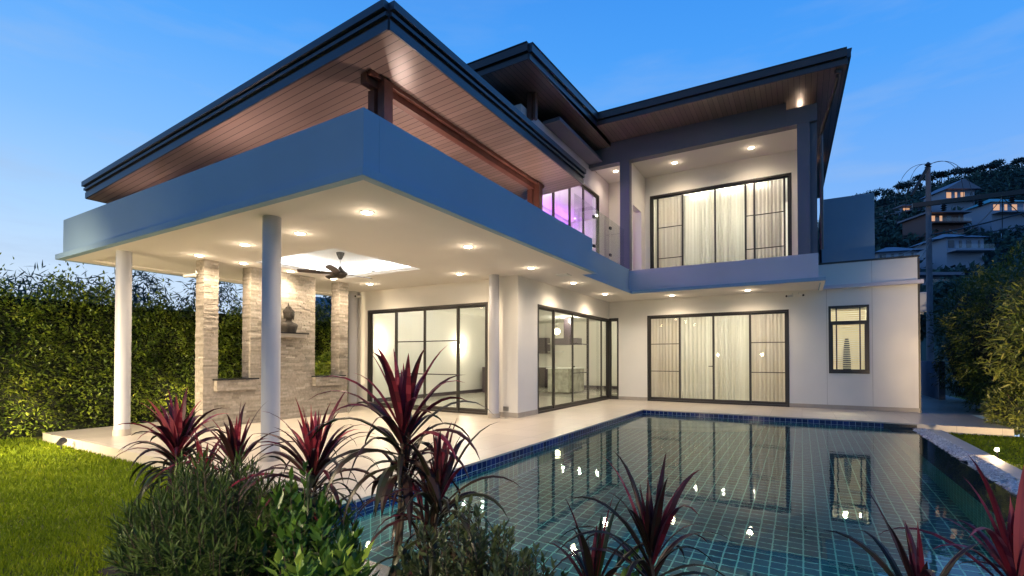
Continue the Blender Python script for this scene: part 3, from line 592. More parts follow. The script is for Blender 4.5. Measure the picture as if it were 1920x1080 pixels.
# outlet
b = MB(); b.box(-5.34, -5.22, 8.612, 8.63, .13, .22); b.box(-5.33, -5.285, 8.606, 8.612, .145, .205); b.box(-5.275, -5.23, 8.606, 8.612, .145, .205); tag(b.build('power_socket', MST), 'grey double power socket low on the white pillar by the glass doors', 'socket')

# ---- curtains
def curtain(x0, x1, z0, z1, y, label, grp, amp=.035, pitch=.10):
    n = int((x1 - x0) / .012); v = []; f = []; ph = rng.uniform(0, 6)
    for k, z in enumerate((z0, z0 + (z1 - z0) * .5, z1)):
        for i in range(n + 1):
            x = x0 + (x1 - x0) * i / n; t = x * 2 * math.pi / pitch + ph + 1.6 * math.sin(x * 7 + ph)
            a = amp * (1, .85, .55)[k] * (.7 + .5 * math.sin(x * 5 + ph)); v.append((x + .006 * math.cos(t), y + a * math.sin(t), z))
    for k in range(2):
        for i in range(n): a = k * (n + 1) + i; f.append((a, a + 1, a + n + 2, a + n + 1))
    me = bpy.data.meshes.new('curtain'); me.from_pydata(v, [], f); me.materials.append(MCU); me.polygons.foreach_set('use_smooth', [True] * len(f))
    o = link('curtain', me); tag(o, label, 'curtain', grp); return o
cg = 'sheer curtains behind the ground floor doors'
curtain(-3.80, -2.93, .03, 2.42, YF + .27, 'sheer curtain behind the leftmost leaf of the poolside door', cg)
curtain(-2.93, -2.08, .03, 2.42, YF + .30, 'sheer curtain behind the door leaf with the lever handle by the pool', cg)
curtain(-2.08, -1.15, .03, 2.42, YF + .30, 'pale gathered curtain right of the central stile of the poolside door', cg)
curtain(-1.15, -.30, .03, 2.42, YF + .27, 'sheer curtain behind the rightmost leaf of the poolside door', cg)
cg = 'sheer curtains behind the balcony doors'
curtain(-3.72, -2.84, 3.14, 5.9, YF + .27, 'tall curtain at the left end of the balcony doors', cg)
curtain(-2.84, -2.0, 3.14, 5.9, YF + .30, 'tall curtain left of the middle stile of the balcony doors', cg)
curtain(-2.0, -1.25, 3.14, 5.9, YF + .30, 'tall curtain right of the middle stile of the balcony doors', cg)
curtain(-1.25, -.40, 3.14, 5.9, YF + .27, 'tall curtain behind the cross barred right leaf of the balcony doors', cg)
# kitchen things
def T(name, mb, material, label, cat, **k): return tag(mb.build(name, material, **k), label, cat)
kt = thing('kitchen_counter', 'low dark kitchen cabinet run with white top seen through the side doors', 'kitchen counter', (-9.3, 18.6, 0))
MB().box(-10.05, -9.0, 18.3, 18.94, .12, .86).build('cabinet', MIC, kt); MB().box(-10.06, -8.98, 18.26, 18.94, .86, .90).build('worktop', MIW, kt)
T('wall_cabinet', MB().box(-10.05, -9.35, 18.55, 18.94, 1.45, 2.12), MIC, 'dark wall cabinet above the kitchen counter', 'cabinet', bevel=.005)
for z, l in ((1.5, 'lower white wall shelf beside the dark wall cabinet'), (1.85, 'upper white wall shelf beside the dark wall cabinet')): T('wall_shelf', MB().box(-9.35, -8.7, 18.7, 18.94, z, z + .04), MIW, l, 'shelf', bevel=.003)
isl = thing('kitchen_island', 'marble faced kitchen island behind the side glass doors', 'kitchen island', (-7.4, 15.8, 0))
MB().box(-7.75, -6.95, 15.5, 16.9, .05, .86).build('body', MMB, isl, bevel=.005); MB().box(-7.8, -6.9, 15.45, 16.95, .86, .90).build('worktop', MIW, isl)
hd = MB(); hd.box(-8.1, -7.2, 16.8, 17.3, 1.75, 2.0); hd.box(-7.8, -7.5, 16.95, 17.15, 2.0, 2.78); T('range_hood', hd, MIC, 'dark hanging range hood above the kitchen island', 'range hood', bevel=.005)
T('sideboard', MB().box(-9.95, -9.55, 14.6, 16.4, .008, .92), MIC, 'dark low sideboard at the far end of the living room', 'sideboard', bevel=.005)
rl = MB(); rl.box(-9.2, -8.2, 18.93, 18.96, 1.4, 2.2)
pd = thing('pendant_lamp', 'glowing round pendant lamp above the kitchen', 'lamp', (-8.3, 17.4, 2.36))
MB().ball((-8.3, 17.4, 2.3), .13, 10).build('globe', emis('globe_glass', (1, .87, .62), 9), pd, smooth=True); MB().tube([(-8.3, 17.4, 2.42), (-8.3, 17.4, 2.78)], .008, 6).build('cord', MBL, pd)
# wall sconces in the living room
for (y, z, lab) in ((9.65, 1.70, 'glowing wall sconce on the living room wall nearer the stone wall'), (13.45, 1.66, 'glowing wall sconce deeper in the living room')):
    sc = thing('wall_sconce', lab, 'lamp', (-10.08, y, z), 'wall sconces in the living room')
    MB().lathe([(.04, -.09), (.07, -.06), (.07, .06), (.04, .09)], (-9.99, y, z), 16).build('shade', emis('sconce_glass', (1, .90, .70), 30), sc, smooth=True)
    MB().box(-10.1, -10.02, y - .03, y + .03, z - .03, z + .03).build('bracket', MST, sc); light('POINT', (-9.82, y, z), 22, WARM2, .06, sc)
# interior lights (ceiling panels)
def panel(x, y, z, w, d, e, col, lab):
    t_ = thing('ceiling_spot_bar', lab, 'ceiling light', (x, y, z))
    MB().box(x - w / 2, x + w / 2, y - .04, y + .04, z - .03, z - .001).build('bar', MPLS, t_)
    for k in (-1, 0, 1): light('POINT', (x + k * w * .42, y, z - .10), e / 3, col, .035, t_, 'bulb')
panel(-7.6, 11.2, 2.78, 1.6, 1.2, 130, (1, .95, .84), 'ceiling spot bar in the middle of the living room')
panel(-7.0, 16.6, 2.78, 1.6, 1.2, 120, (1, .93, .74), 'ceiling spot bar over the kitchen island')
panel(-2.1, 16.4, 2.78, 2.0, 1.2, 270, (1, .90, .76), 'ceiling spot bar in the curtained bedroom downstairs')
panel(1.3, 15.6, 2.78, .8, .6, 430, (1, .86, .58), 'ceiling spot bar in the bathroom behind the blind')
panel(-7.3, 12.0, 5.78, 1.6, 1.2, 260, (1, .93, .82), 'ceiling spot bar in the upstairs lounge')
panel(-1.9, 16.0, 6.3, 2.0, 1.2, 340, (1, .90, .76), 'ceiling spot bar in the upstairs bedroom')

# ---- glass balustrade on the side parapet
bal = thing('glass_balustrade', 'frameless glass railing with black clamps on the side terrace edge', 'railing', (-4.0, 11, 3.56))
for i, (a_, c_) in enumerate(((9.22, 10.30), (10.33, 11.40), (11.43, 12.48))):
    b = MB(); b.box(-4.006, -3.994, a_, c_, 3.562, 4.62); b.build('glass_panel', MGLB, bal)
for y in (10.315, 11.415):
    for z in (3.72, 4.38): MB().box(-4.02, -3.98, y - .05, y + .05, z, z + .06).build('clamp', MBL, bal)

# ------------------------------------------------------------------ stone feature wall
sw = thing('stone_wall', 'split face stone wall with two openings and a shelf under the canopy', 'feature wall', (-9, 6, 0))
def stones(name, x0, x1, y0, y1, z0, z1, rough_=.011, hh=.034, par=sw, tb=0.):
    b = MB(); z = z0; b.box(x0 + .02, x1 - .02, y0 + .02, y1 - .02, z0, z1, .2)
    while z < z1 - .01:
        h = min(hh * rng.uniform(.75, 1.25), z1 - z)
        if z1 - z - h < .012: h = z1 - z
        for side in ('x', 'y0', 'y1', 'nx'):
            a, c = (y0, y1) if side in ('x', 'nx') else (x0, x1); u = a
            while u < c - 1e-3:
                w_ = min(rng.uniform(.10, .26), c - u)
                if c - u - w_ < .06: w_ = c - u
                d_ = rng.uniform(-.2, 1) * rough_; tn = min(1, max(0, rng.normal(.55 + tb, .14)))
                if side == 'x': b.box(x1 - .025, x1 + d_, u, u + w_ - .001, z, z + h - .001, tn)
                elif side == 'nx': b.box(x0 - d_, x0 + .025, u, u + w_ - .001, z, z + h - .001, tn)
                elif side == 'y0': b.box(u, u + w_ - .001, y0 - d_, y0 + .025, z, z + h - .001, tn)
                else: b.box(u, u + w_ - .001, y1 - .025, y1 + d_, z, z + h - .001, tn)
                u += w_
        z += h
    return b.build(name, MSTN, par, tone=True)
SX0, SX1 = -9.12, -8.86
stones('wall_base', SX0, SX1, 4.48, 7.58, 0, .80, .004, .04)
stones('pillar', SX0, SX1, 4.48, 4.72, .80, 2.93)
stones('centre_panel', SX0, SX1, 5.31, 6.71, .80, 2.93)
stones('pillar', SX0, SX1, 7.34, 7.58, .80, 2.93)
for a_, c_ in ((4.66, 5.38), (6.66, 7.40)):
    o = stones('planter_ledge', SX0 - .12, SX1 + .10, a_, c_, .64, .825, .004, .045); MB().box(SX0 - .15, SX1 + .13, a_ - .03, c_ + .03, .826, .85).build('ledge_cap', MPS, o)
MB().box(SX1, SX1 + .25, 5.62, 6.34, 1.63, 1.70).build('shelf', MSK, sw); MB().box(SX1, SX1 + .28, 5.59, 6.37, 1.70, 1.725).build('shelf_top', MPS, sw)
# Buddha bust, facing +X
def bust():
    b = MB(); prof = [  # z, half width (y), half depth (x), x offset
        (0, .150, .095, 0), (.03, .158, .10, 0), (.08, .176, .11, 0), (.12, .190, .115, 0), (.155, .200, .108, 0), (.18, .185, .095, 0), (.20, .145, .080, 0), (.215, .095, .066, 0), (.23, .062, .056, .0), (.25, .056, .054, .004), (.268, .058, .058, .008),
        (.28, .070, .074, .014), (.298, .084, .092, .016), (.325, .094, .102, .014), (.355, .099, .106, .011), (.385, .101, .107, .007), (.398, .101, .107, .004), (.402, .107, .112, .002), (.425, .104, .109, .0), (.45, .088, .092, -.004), (.468, .066, .069, -.007),
        (.478, .054, .056, -.008), (.495, .053, .055, -.008), (.512, .044, .046, -.008), (.526, .028, .029, -.008), (.54, .018, .018, -.008), (.565, .014, .014, -.008), (.59, .007, .007, -.008), (.615, .001, .001, -.008)]
    n = 40; b0 = 0
    for (z, w, d, off) in prof:
        for k in range(n):
            t = 2 * math.pi * k / n; b.v.append((off + d * math.cos(t), w * math.sin(t), z))
    for i in range(len(prof) - 1):
        for k in range(n): k2 = (k + 1) % n; b.face((i * n + k, i * n + k2, (i + 1) * n + k2, (i + 1) * n + k))
    b.face(tuple(reversed(range(n)))); 
    b.ball((.111, 0, .338), .013, 8, (1.0, .75, 1.9)); b.ball((.103, 0, .306), .019, 8, (.5, 1.25, .30)); b.ball((.100, 0, .299), .016, 8, (.6, 1.2, .35)); b.ball((.084, 0, .281), .022, 8, (.9, 1, .7))
    for s_ in (-1, 1):
        b.ball((.100, s_ * .040, .350), .018, 8, (.6, 1.3, .5)); b.ball((.100, s_ * .040, .369), .022, 8, (.45, 1.4, .2)); b.ball((.006, s_ * .102, .325), .032, 8, (.55, .28, 1.9))
    for i in range(420):   # hair curls
        th = 2.39996 * i; z = .404 + .116 * (i / 420); w = np.interp(z, [p[0] for p in prof], [p[1] for p in prof]); d = np.interp(z, [p[0] for p in prof], [p[2] for p in prof])
        b.ball((-.004 + d * math.cos(th), w * math.sin(th), z), .0075, 3)
    return b
bd = bust(); bd.v = [(SX1 + .14 + x * .98, 6.0 + y * .98, 1.725 + z * .98) for x, y, z in bd.v]
T('buddha_bust', bd, MBZ, 'weathered bronze Buddha bust on the shelf of the stone wall', 'statue', smooth=True)

# ------------------------------------------------------------------ ceiling fan
fx, fy = -7.32, 6.08
fan = thing('ceiling_fan', 'five bladed dark metal ceiling fan hanging from the lit ceiling tray', 'fan', (fx, fy, 3.17))
MB().lathe([(.02, -.13), (.035, -.11), (.07, -.03), (.075, 0)], (fx, fy, 3.17), 24).build('canopy', MBZ, fan, smooth=True)
MB().tube([(fx, fy, 2.86), (fx, fy, 3.05)], .012, 10).build('rod', MST, fan)
MB().lathe([(.001, -.09), (.04, -.085), (.10, -.05), (.125, -.01), (.12, .03), (.07, .06), (.035, .10), (.02, .14)], (fx, fy, 2.78), 28).build('motor', MBZ, fan, smooth=True)
for k in range(5):
    a_ = R(14 + 72 * k); b = MB(); v = []
    for j in range(9):
        t = j / 8; r_ = .11 + .62 * t; w = .035 + .035 * math.sin(min(1, t * 1.15) * math.pi * .75); w *= (1 if t < .9 else .6)
        for s_, dz in ((-1, -.012), (1, .022)): v.append((r_, s_ * w + .02 * t, dz + .012 * t))
    n = len(v); b.v = [(fx + x * math.cos(a_) - y * math.sin(a_), fy + x * math.sin(a_) + y * math.cos(a_), 2.775 + z) for x, y, z in v] + [(fx + x * math.cos(a_) - y * math.sin(a_), fy + x * math.sin(a_) + y * math.cos(a_), 2.783 + z) for x, y, z in v]
    for j in range(8): p = 2 * j; b.face((p, p + 2, p + 3, p + 1)); b.face((n + p, n + p + 1, n + p + 3, n + p + 2)); b.face((p, n + p, n + p + 2, p + 2)); b.face((p + 1, p + 3, n + p + 3, n + p + 1))
    b.build('blade', MFB, fan)
# ------------------------------------------------------------------ downlights
def downlight(label, grp, loc, e, ns='downlight'):
    t_ = thing(ns, label, 'downlight', loc, grp); x, y, z = loc
    MB().lathe([(.062, -.002), (.066, -.010), (.086, -.008), (.088, 0.0)], (x, y, z), 28).build('trim', MPLS, t_, smooth=True)
    MB().lathe([(.001, -.024), (.035, -.021), (.055, -.013), (.063, -.004)], (x, y, z), 24).build('lens', MLENS, t_, smooth=True)
    light('SPOT', (x, y, z - .05), e, WARM, .05, t_, 'bulb', 160, 1.0); light('POINT', (x, y, z - .10), e * .018, WARM, .05, t_, 'glow'); return t_
CE = 108
d0 = downlight('recessed downlight nearest the front corner of the canopy ceiling', 'downlights in the canopy ceiling', (-4.38, 4.02, 2.93), CE)
for (x, y, lab) in ((-5.9, 4.22, 'recessed downlight just right of the nearest round column'), (-8.6, 4.27, 'recessed downlight above the foremost stone pillar'),
                    (-8.62, 5.03, 'recessed downlight between the stone pillar and the nearest column'), (-4.38, 6.04, 'recessed downlight second from the front along the canopy edge'),
                    (-5.92, 7.88, 'recessed downlight right of the ceiling fan near the living room doors'), (-4.38, 8.06, 'recessed downlight by the white corner pillar'),
                    (-8.5, 7.9, 'recessed downlight left of the living room doors'), (-8.62, 6.98, 'recessed downlight above the rear stone pillar beside the fan'), (-8.60, 5.95, 'recessed downlight washing the wall above the bronze bust'),
                    (-7.2, 4.22, 'recessed downlight hidden behind the nearest round column')):
    copytree(d0, (x, y, 2.93), 0, lab)
for (x, y, lab) in ((-4.42, 10.12, 'soffit downlight above the side glass doors'), (-4.45, 12.27, 'soffit downlight near the inner corner of the house'), (-2.99, 13.45, 'soffit downlight left above the curtained poolside door'), (-1.14, 13.41, 'soffit downlight right above the curtained poolside door')):
    copytree(d0, (x, y, 2.93), 0, lab, 'downlights under the first floor balcony')
for (x, y, lab) in ((-2.9, 13.42, 'balcony ceiling downlight on the left'), (-1.05, 13.45, 'balcony ceiling downlight on the right')):
    copytree(d0, (x, y, 6.5), 0, lab, 'downlights in the balcony ceiling')
for o_ in list(bpy.data.objects):
    if o_.get('group') == 'downlights in the balcony ceiling':
        for c_ in o_.children:
            if c_.type == 'LIGHT': c_.data = c_.data.copy(); c_.data.energy *= .72
by_ = copytree(d0, (-4.50, 13.3, 6.55), 0, 'downlight in the narrow left balcony bay', 'downlights in the balcony ceiling')
for c_ in by_.children:
    if c_.type == 'LIGHT': c_.data = c_.data.copy(); c_.data.energy *= .3
# ceiling vent
b = MB(); b.box(-4.02, -3.80, 8.6, 9.0, 2.912, 2.9) if False else b.box(-4.3, -4.05, 8.95, 9.2, 2.918, 2.93); T('ceiling_vent', b, MPLS, 'small square white access cover in the soffit', 'vent')
# uplights on the upper deck behind the parapet
for (x, y, z, e, lab) in ((-3.95, 4.7, 3.1, 50, 'small uplight on the canopy deck by the front roof post'), (-3.95, 7.4, 3.1, 85, 'small uplight on the canopy deck by the rear roof post'), (-6.6, 3.75, 3.1, 85, 'small uplight on the canopy deck behind the front parapet'),
                          (-9.6, 3.75, 3.1, 26, 'small uplight at the far end of the front parapet'), (-5.2, 5.6, 3.1, 85, 'small uplight in the middle of the canopy deck')):
    u = thing('deck_uplight', lab, 'uplight', (x, y, z), 'uplights on the canopy deck'); MB().lathe([(.04, 0), (.05, .02), (.05, .06), (.03, .07)], (x, y, z), 16).build('body', MBL, u); MB().lathe([(.001, .0), (.03, .0), (.028, .008)], (x, y, z + .072), 12).build('lens', MLENS, u)
    l = light('SPOT', (x, y, z + .10), e, (1, .70, .58), .05, u, 'bulb', 150, 1.0); l.rotation_euler = (R(180), 0, 0)
for (x, y, z, lab) in ((.0, 13.3, 6.60, 'small uplight on the corner of the upper frame under the roof'), (.28, 16.5, 6.84, 'small uplight further back along the upper side wall')):
    u = thing('roof_uplight', lab, 'uplight', (x, y, z), 'uplights under the upper roof'); MB().lathe([(.04, 0), (.05, .02), (.05, .05)], (x, y, z), 16).build('body', MBL, u)
    l = light('POINT', (x, y, z + .12), 8, (1, .70, .5), .04, u)
# ------------------------------------------------------------------ cctv cameras
def cctv(x, y, z, yaw, lab, par=None):
    t_ = thing('security_camera', lab, 'camera', (x, y, z), 'security cameras')
    d = Vector((math.cos(yaw), math.sin(yaw), -.12)); p = Vector((x, y, z)) + d * .09
    MB().tube([p - d * .09, p + d * .10], .032, 14).build('housing', MPLS, t_, smooth=True); MB().tube([p + d * .10, p + d * .105], .026, 14).build('lens', MBL, t_)
    MB().tube([(x - d.x * .02, y - d.y * .02, z + .02), (x, y, z + .07)], .012, 8).build('bracket', MPLS, t_)
cctv(-9.02, 4.42, 2.66, R(215), 'white bullet security camera on the foremost stone pillar')
cctv(-.05, YF - .12, 2.80, R(-60), 'white security camera under the balcony near the small window'); cctv(-.19, YF - .12, 2.80, R(-130), 'white security camera under the balcony nearer the curtained door')
cctv(-9.62, 8.62, 2.80, R(-80), 'small white camera in the corner by the living room doors')

# ------------------------------------------------------------------ right side: annex, AC, boundary
T('garden_wall', MB().box(3.55, 3.7, 19.2, 23, -.3, 1.15), mat('blue_grey_wall', (.22, .24, .30), .8, var=.2), 'low dark wall closing the side passage beyond the house', 'wall')
T('annex', MB().box(2.4, 2.95, 19.6, 22, -.0, 2.55), MG, 'narrow pale outbuilding at the end of the side passage', 'annex', bevel=.01)
ac = thing('air_conditioner', 'white outdoor air conditioner unit on the side wall beyond the house corner', 'air conditioner', (2.75, 17.9, 2.6))
MB().box(2.33, 3.05, 17.8, 18.15, 2.55, 3.12).build('casing', mat('ac_casing', (.45, .47, .50), .4), ac, bevel=.015)
b = MB(); [b.box(2.42, 2.82, 17.785, 17.795, 2.62 + i * .035, 2.632 + i * .035) for i in range(13)]; b.build('grille', MFR, ac)
MB().box(2.31, 3.0, 17.9, 17.94, 2.50, 2.548).build('bracket', MST, ac)

# ------------------------------------------------------------------ utility pole
pl_ = thing('utility_pole', 'concrete utility pole with crossarm and tangled cables beyond the house', 'utility pole', (4.5, 26, 0))
px_, py_ = 4.55, 26.0
MB().tube([(px_, py_, 0), (px_, py_, 9.15)], [.13, .085], 12).build('pole', mat('concrete_pole', (.13, .14, .17), .8, var=.2, vscale=3), pl_)
MB().box(px_ - .55, px_ + 4.2, py_ - .2, py_ - .08, 7.52, 7.70).build('crossarm', MBL, pl_)
b = MB(); b.tube([(px_ - .05, py_ - .15, 9.1), (px_ - .6, py_ - .3, 8.0)], .06, 8); b.build('brace', MBL, pl_)
for dx in (.0, 1.1, 2.0, 2.7, 3.6): 
    b = MB(); b.lathe([(.02, 0), (.10, .03), (.05, .08), (.11, .12), (.05, .17), (.10, .21), (.03, .28)], (px_ + .45 + dx, py_ - .15, 7.23), 12); b.build('insulator', MBL, pl_)
b = MB(); b.lathe([(.03, 0), (.12, .04), (.06, .1), (.12, .14), (.03, .25)], (px_, py_, 9.12), 12); b.build('top_insulator', MBL, pl_)
def wire(p, q, sag, lab, r_=.012, n=18, par=None):
    p = Vector(p); q = Vector(q); pts = [p.lerp(q, i / n) - Vector((0, 0, sag * 4 * (i / n) * (1 - i / n))) for i in range(n + 1)]
    b = MB(); b.tube(pts, r_, 5, False); o = b.build('cable', MBL, par)
    if par is None: tag(o, lab, 'cable', 'cables at the utility pole')
for i, (dx, dz, r1_) in enumerate(((-1.6, -1.7, 1), (1.5, -1.5, 1), (1.9, -1.9, 1), (-1.1, -1.9, 1))):
    n = 16; b = MB(); b.tube([(px_ + dx * .7 * math.sin(math.pi / 2 * j / n), py_ - .2, 9.2 + .25 * math.sin(math.pi * j / n) + dz * (1 - math.cos(math.pi / 2 * j / n))) for j in range(n + 1)], .010, 5, False); b.build('jumper_cable', MBL, pl_)
wire((px_, py_ - .15, 6.2), (1.2, 15, 3.65), .25, 'thin grey cable running down from the pole to the flat roof', .012)
wire((px_, py_ - .15, 6.0), (2.0, 16, 3.5), .35, 'thin cable just below, sagging from the pole to the roof edge', .012)
wire((px_ + .05, py_ - .15, 6.3), (16, 33, 11.0), .5, 'thick pale cable rising from the pole towards the hillside', .03)
wire((px_ + .05, py_ - .15, 6.1), (17, 32, 10.2), .7, 'second cable rising from the pole under the thick pale one', .02)
for (q_, sg, lb) in (((12, 60, 13.4), .8, 'upper cable running from the crossarm up to the hillside'), ((15, 58, 12.2), .9, 'middle cable running from the crossarm up to the hillside'), ((19, 55, 10.6), .8, 'lower cable running from the crossarm up to the hillside')):
    wire((px_ + 2.2, py_ - .1, 7.5), q_, sg, lb, .016)
for i in range(3): wire((px_ - .5, py_, 7.9 - .22 * i), (-30, 60, 15 - .3 * i), .8, ('topmost', 'middle', 'lowest')[i] + ' of three thin cables running left from the pole', .012)

# ------------------------------------------------------------------ planting
def foliage_shell(name, n, sampler, Ln, Wd, material, parent, out, droop=.3, seed=0., tmean=.5, clump=1.1):
    P = sampler(n); o = out(P); d = o * .6 + rdir(len(P)) * .75; d[:, 2] -= droop; nn = rdir(len(P)) * .6 + [0, 0, .8]
    tone = tmean + .16 * wob(P, clump, seed) + .16 * wob(P, clump * 3.1, seed + 3) + rng.normal(0, .13, len(P))
    v, f, t = leafcards(P, d, nn, Ln * rng.uniform(.7, 1.25, len(P)), Wd * rng.uniform(.8, 1.2, len(P)), tone); return meshnp(name, v, f, material, t, parent)
# left hedge
hg = thing('hedge', 'tall dense leafy hedge lit from below along the left side of the lawn', 'hedge', (-11.7, 6, -.15))
def hsamp(n):
    y = rng.uniform(-6, 15.5, n); z = rng.uniform(0, 1, n) ** .78; P = np.stack([np.zeros(n), y, z * 2.7 - .12], 1)
    bump = .16 * wob(P, 2.3, 1.) + .10 * wob(P, 5.1, 2.); top = 2.46 + .16 * np.sin(y * .75 + .5) + .12 * np.sin(y * 1.9) + .10 * np.sin(y * 3.7 + 1) + .10 * np.sin(y * 8.1)
    P[:, 2] = -.12 + z * (top + .12); P[:, 0] = -11.18 + bump - .12 * (P[:, 2] > 1.8) - rng.exponential(.07, n); return P
foliage_shell('foliage', 68000, hsamp, .078, .036, LHEDGE, hg, lambda P: np.tile([1., 0, .1], (len(P), 1)), .25, 0, .5, 1.6)
def htop(n):
    y = rng.uniform(-6, 15.5, n); x = -11.15 - rng.exponential(.35, n); z = 2.40 + .16 * np.sin(y * .75 + .5) + .12 * np.sin(y * 1.9) + .10 * np.sin(y * 3.7 + 1) + .14 * np.sin(y * 8.1) + rng.exponential(.10, n) - .5 * rng.uniform(0, 1, n); return np.stack([x, y, z], 1)
foliage_shell('top_growth', 20000, htop, .08, .034, LHEDGE, hg, lambda P: np.tile([.2, 0, 1.], (len(P), 1)), -.1, 5, .4)
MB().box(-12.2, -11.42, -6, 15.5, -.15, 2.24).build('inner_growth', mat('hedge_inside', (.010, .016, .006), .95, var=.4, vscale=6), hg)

def tree(label, cat, x, y, z0, h, r_, n, material, Ln, Wd, trunk_r=.08, grp=None, squash=1.0, seed=0., name='tree', tmean=.5, lobes=7, droop=.3):
    t_ = thing(name, label, cat, (x, y, z0), grp); rs = np.random.default_rng(int(seed * 10) + 5)
    c = np.array([x, y, z0 + h - r_ * squash]); lb = []
    for k in range(lobes):
        d = rs.normal(size=3); d /= np.linalg.norm(d); d[2] = d[2] * .8 + .1; lb.append((c + d * r_ * .62 * [1, 1, squash], r_ * rs.uniform(.32, .55)))
    b = MB(); b.tube([(x, y, z0), (x + .05 * h * rs.normal(), y, z0 + h * .35), (c[0], c[1], c[2])], [trunk_r, trunk_r * .7, trunk_r * .35], 8)
    for lc, lr in lb: b.tube([(x, y, z0 + h * .4), tuple((np.array([x, y, z0 + h * .4]) + lc) / 2 + [0, 0, -.03 * h]), tuple(lc)], [trunk_r * .45, trunk_r * .3, trunk_r * .1], 6)
    b.build('trunk', MSTEM, t_)
    wts = np.array([l[1] ** 2 for l in lb]); idx = rs.choice(len(lb), n, p=wts / wts.sum()); C_ = np.array([l[0] for l in lb])[idx]; r2 = np.array([l[1] for l in lb])[idx]
    d = rs.normal(size=(n, 3)); d /= np.linalg.norm(d, axis=1)[:, None]; rad = r2 * (rs.uniform(.35, 1, n) ** .5) * (1 + .25 * wob(d * 2.5 + C_, 1.7, seed)); Pp = C_ + d * rad[:, None] * [1, 1, squash]
    dd = d * .6 + rs.normal(size=(n, 3)) * .6; dd[:, 2] -= droop; nn = rs.normal(size=(n, 3)) * .6 + [0, 0, .8]
    tone = tmean + .2 * wob(Pp, 2.2 / r_, seed) + rs.normal(0, .14, n)
    v, f, t = leafcards(Pp, dd, nn, Ln * rs.uniform(.7, 1.3, n), Wd, tone); meshnp('crown', v, f, material, t, t_); return t_
# trees beyond the hedge
gb = 'trees beyond the hedge'
for i, (x, y, h, r_, lab) in enumerate(((-14.2, 5.2, 4.1, 1.0, 'feathery dark tree just above the hedge left of the first column'), (-15.0, 7.4, 4.6, 1.1, 'feathery dark tree above the hedge beside the first stone pillar'),
        (-14.5, 3.6, 3.7, 1.0, 'low dark tree top at the far left above the hedge'), (-15.5, 10.0, 4.3, 1.1, 'dark tree seen above the hedge between the stone pillars'))):
    tree(lab, 'tree', x, y, -.3, h - .15, r_, 1100, LFAR, .24, .035, .07, gb, 1.1, i + 1., 'feathery_tree', .6, 9, .45)
tree('dark broad tree behind the opening right of the stone panel', 'tree', -15.5, 13.5, -.3, 4.9, 1.7, 5000, LFAR, .16, .07, .12, gb, 1., 9., 'broad_tree', .5)
# neighbour house and fence seen through the right opening
nb = thing('neighbour_house', 'dark roofed neighbour house glimpsed through the stone wall opening', 'house', (-19, 15, 0))
b = MB(); b.box(-23, -17, 12, 19, -.3, 2.2); b.build('wall', mat('neighbour_wall', (.16, .17, .22), .8, var=.1), nb)
b = MB(); b.v = [(-23.6, 11.4, 2.1), (-16.4, 11.4, 2.1), (-16.4, 19.6, 2.1), (-23.6, 19.6, 2.1), (-20, 13.5, 4.2), (-20, 17.5, 4.2)]; [b.face(f) for f in ((0, 1, 4), (1, 2, 5, 4), (2, 3, 5), (3, 0, 4, 5), (0, 3, 2, 1))]; b.build('roof', MFB, nb)
b = MB(); [b.box(-12.9, -12.86, 8 + .13 * i, 8.12 + .13 * i, -.3, 1.75 + .02 * (i % 2)) for i in range(58)]; T('board_fence', b, mat('weathered_boards', (.17, .15, .16), .85, var=.25), 'weathered vertical board fence behind the stone wall', 'fence')
tree('low bright green shrub in the right opening of the stone wall', 'shrub', -10.55, 8.2, -.15, 1.65, .55, 2200, LHEDGE, .10, .045, .03, None, 1.2, 3.3, 'shrub', .6)

# right hand bushes
gr_ = 'tall bushes on the right boundary'
def bush(label, x, y, z0, h, rx, ry, n, seed, tm=.5, Ln=.13, Wd=.026, mt=LBAM):
    t_ = thing('bamboo_bush', label, 'bush', (x, y, z0), gr_); rs = np.random.default_rng(seed)
    d = rs.normal(size=(n, 3)); d /= np.linalg.norm(d, axis=1)[:, None]; rad = 1 - rs.exponential(.10, n); rad *= 1 + .20 * wob(d * 3, 1.4, seed) + .12 * wob(d * 7, 1.2, seed + 2)
    P = np.stack([x + d[:, 0] * rx * rad, y + d[:, 1] * ry * rad, z0 + h * .5 + d[:, 2] * h * .52 * rad], 1); P = P[P[:, 2] > z0]; d = d[:len(P)]
    dn = P - [x, y, z0 + h * .5]; dn /= np.linalg.norm(dn, axis=1)[:, None]; dd = dn * .5 + rs.normal(size=P.shape) * .5; dd[:, 2] -= .15
    tone = tm + .22 * wob(P, 2.0, seed) + .1 * wob(P, 5.5, seed) + rs.normal(0, .13, len(P)); nn = rs.normal(size=P.shape) * .5 + [0, 0, .8]
    v, f, t = leafcards(P, dd, nn, Ln * rs.uniform(.7, 1.4, len(P)), Wd, tone); meshnp('foliage', v, f, mt, t, t_)
    b = MB()
    for k in range(9):
        a_ = rs.uniform(0, 6.28); q_ = rs.uniform(.2, .75); b.tube([(x + .1 * math.cos(a_), y + .1 * math.sin(a_), z0), (x + rx * q_ * .5 * math.cos(a_), y + ry * q_ * .5 * math.sin(a_), z0 + h * .5), (x + rx * q_ * math.cos(a_), y + ry * q_ * math.sin(a_), z0 + h * .85)], [.03, .02, .008], 6)
    b.build('stems', MSTEM, t_)
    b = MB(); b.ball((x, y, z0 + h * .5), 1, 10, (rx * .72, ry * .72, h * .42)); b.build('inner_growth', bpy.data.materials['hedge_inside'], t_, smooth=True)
bush('tall yellow green bush beside the side passage', 4.25, 15.0, -.15, 3.45, 1.2, 1.7, 15000, 3)
bush('tall rounded bush nearer the camera along the right edge', 4.25, 11.9, -.15, 3.2, 1.2, 1.6, 14000, 4, .55)
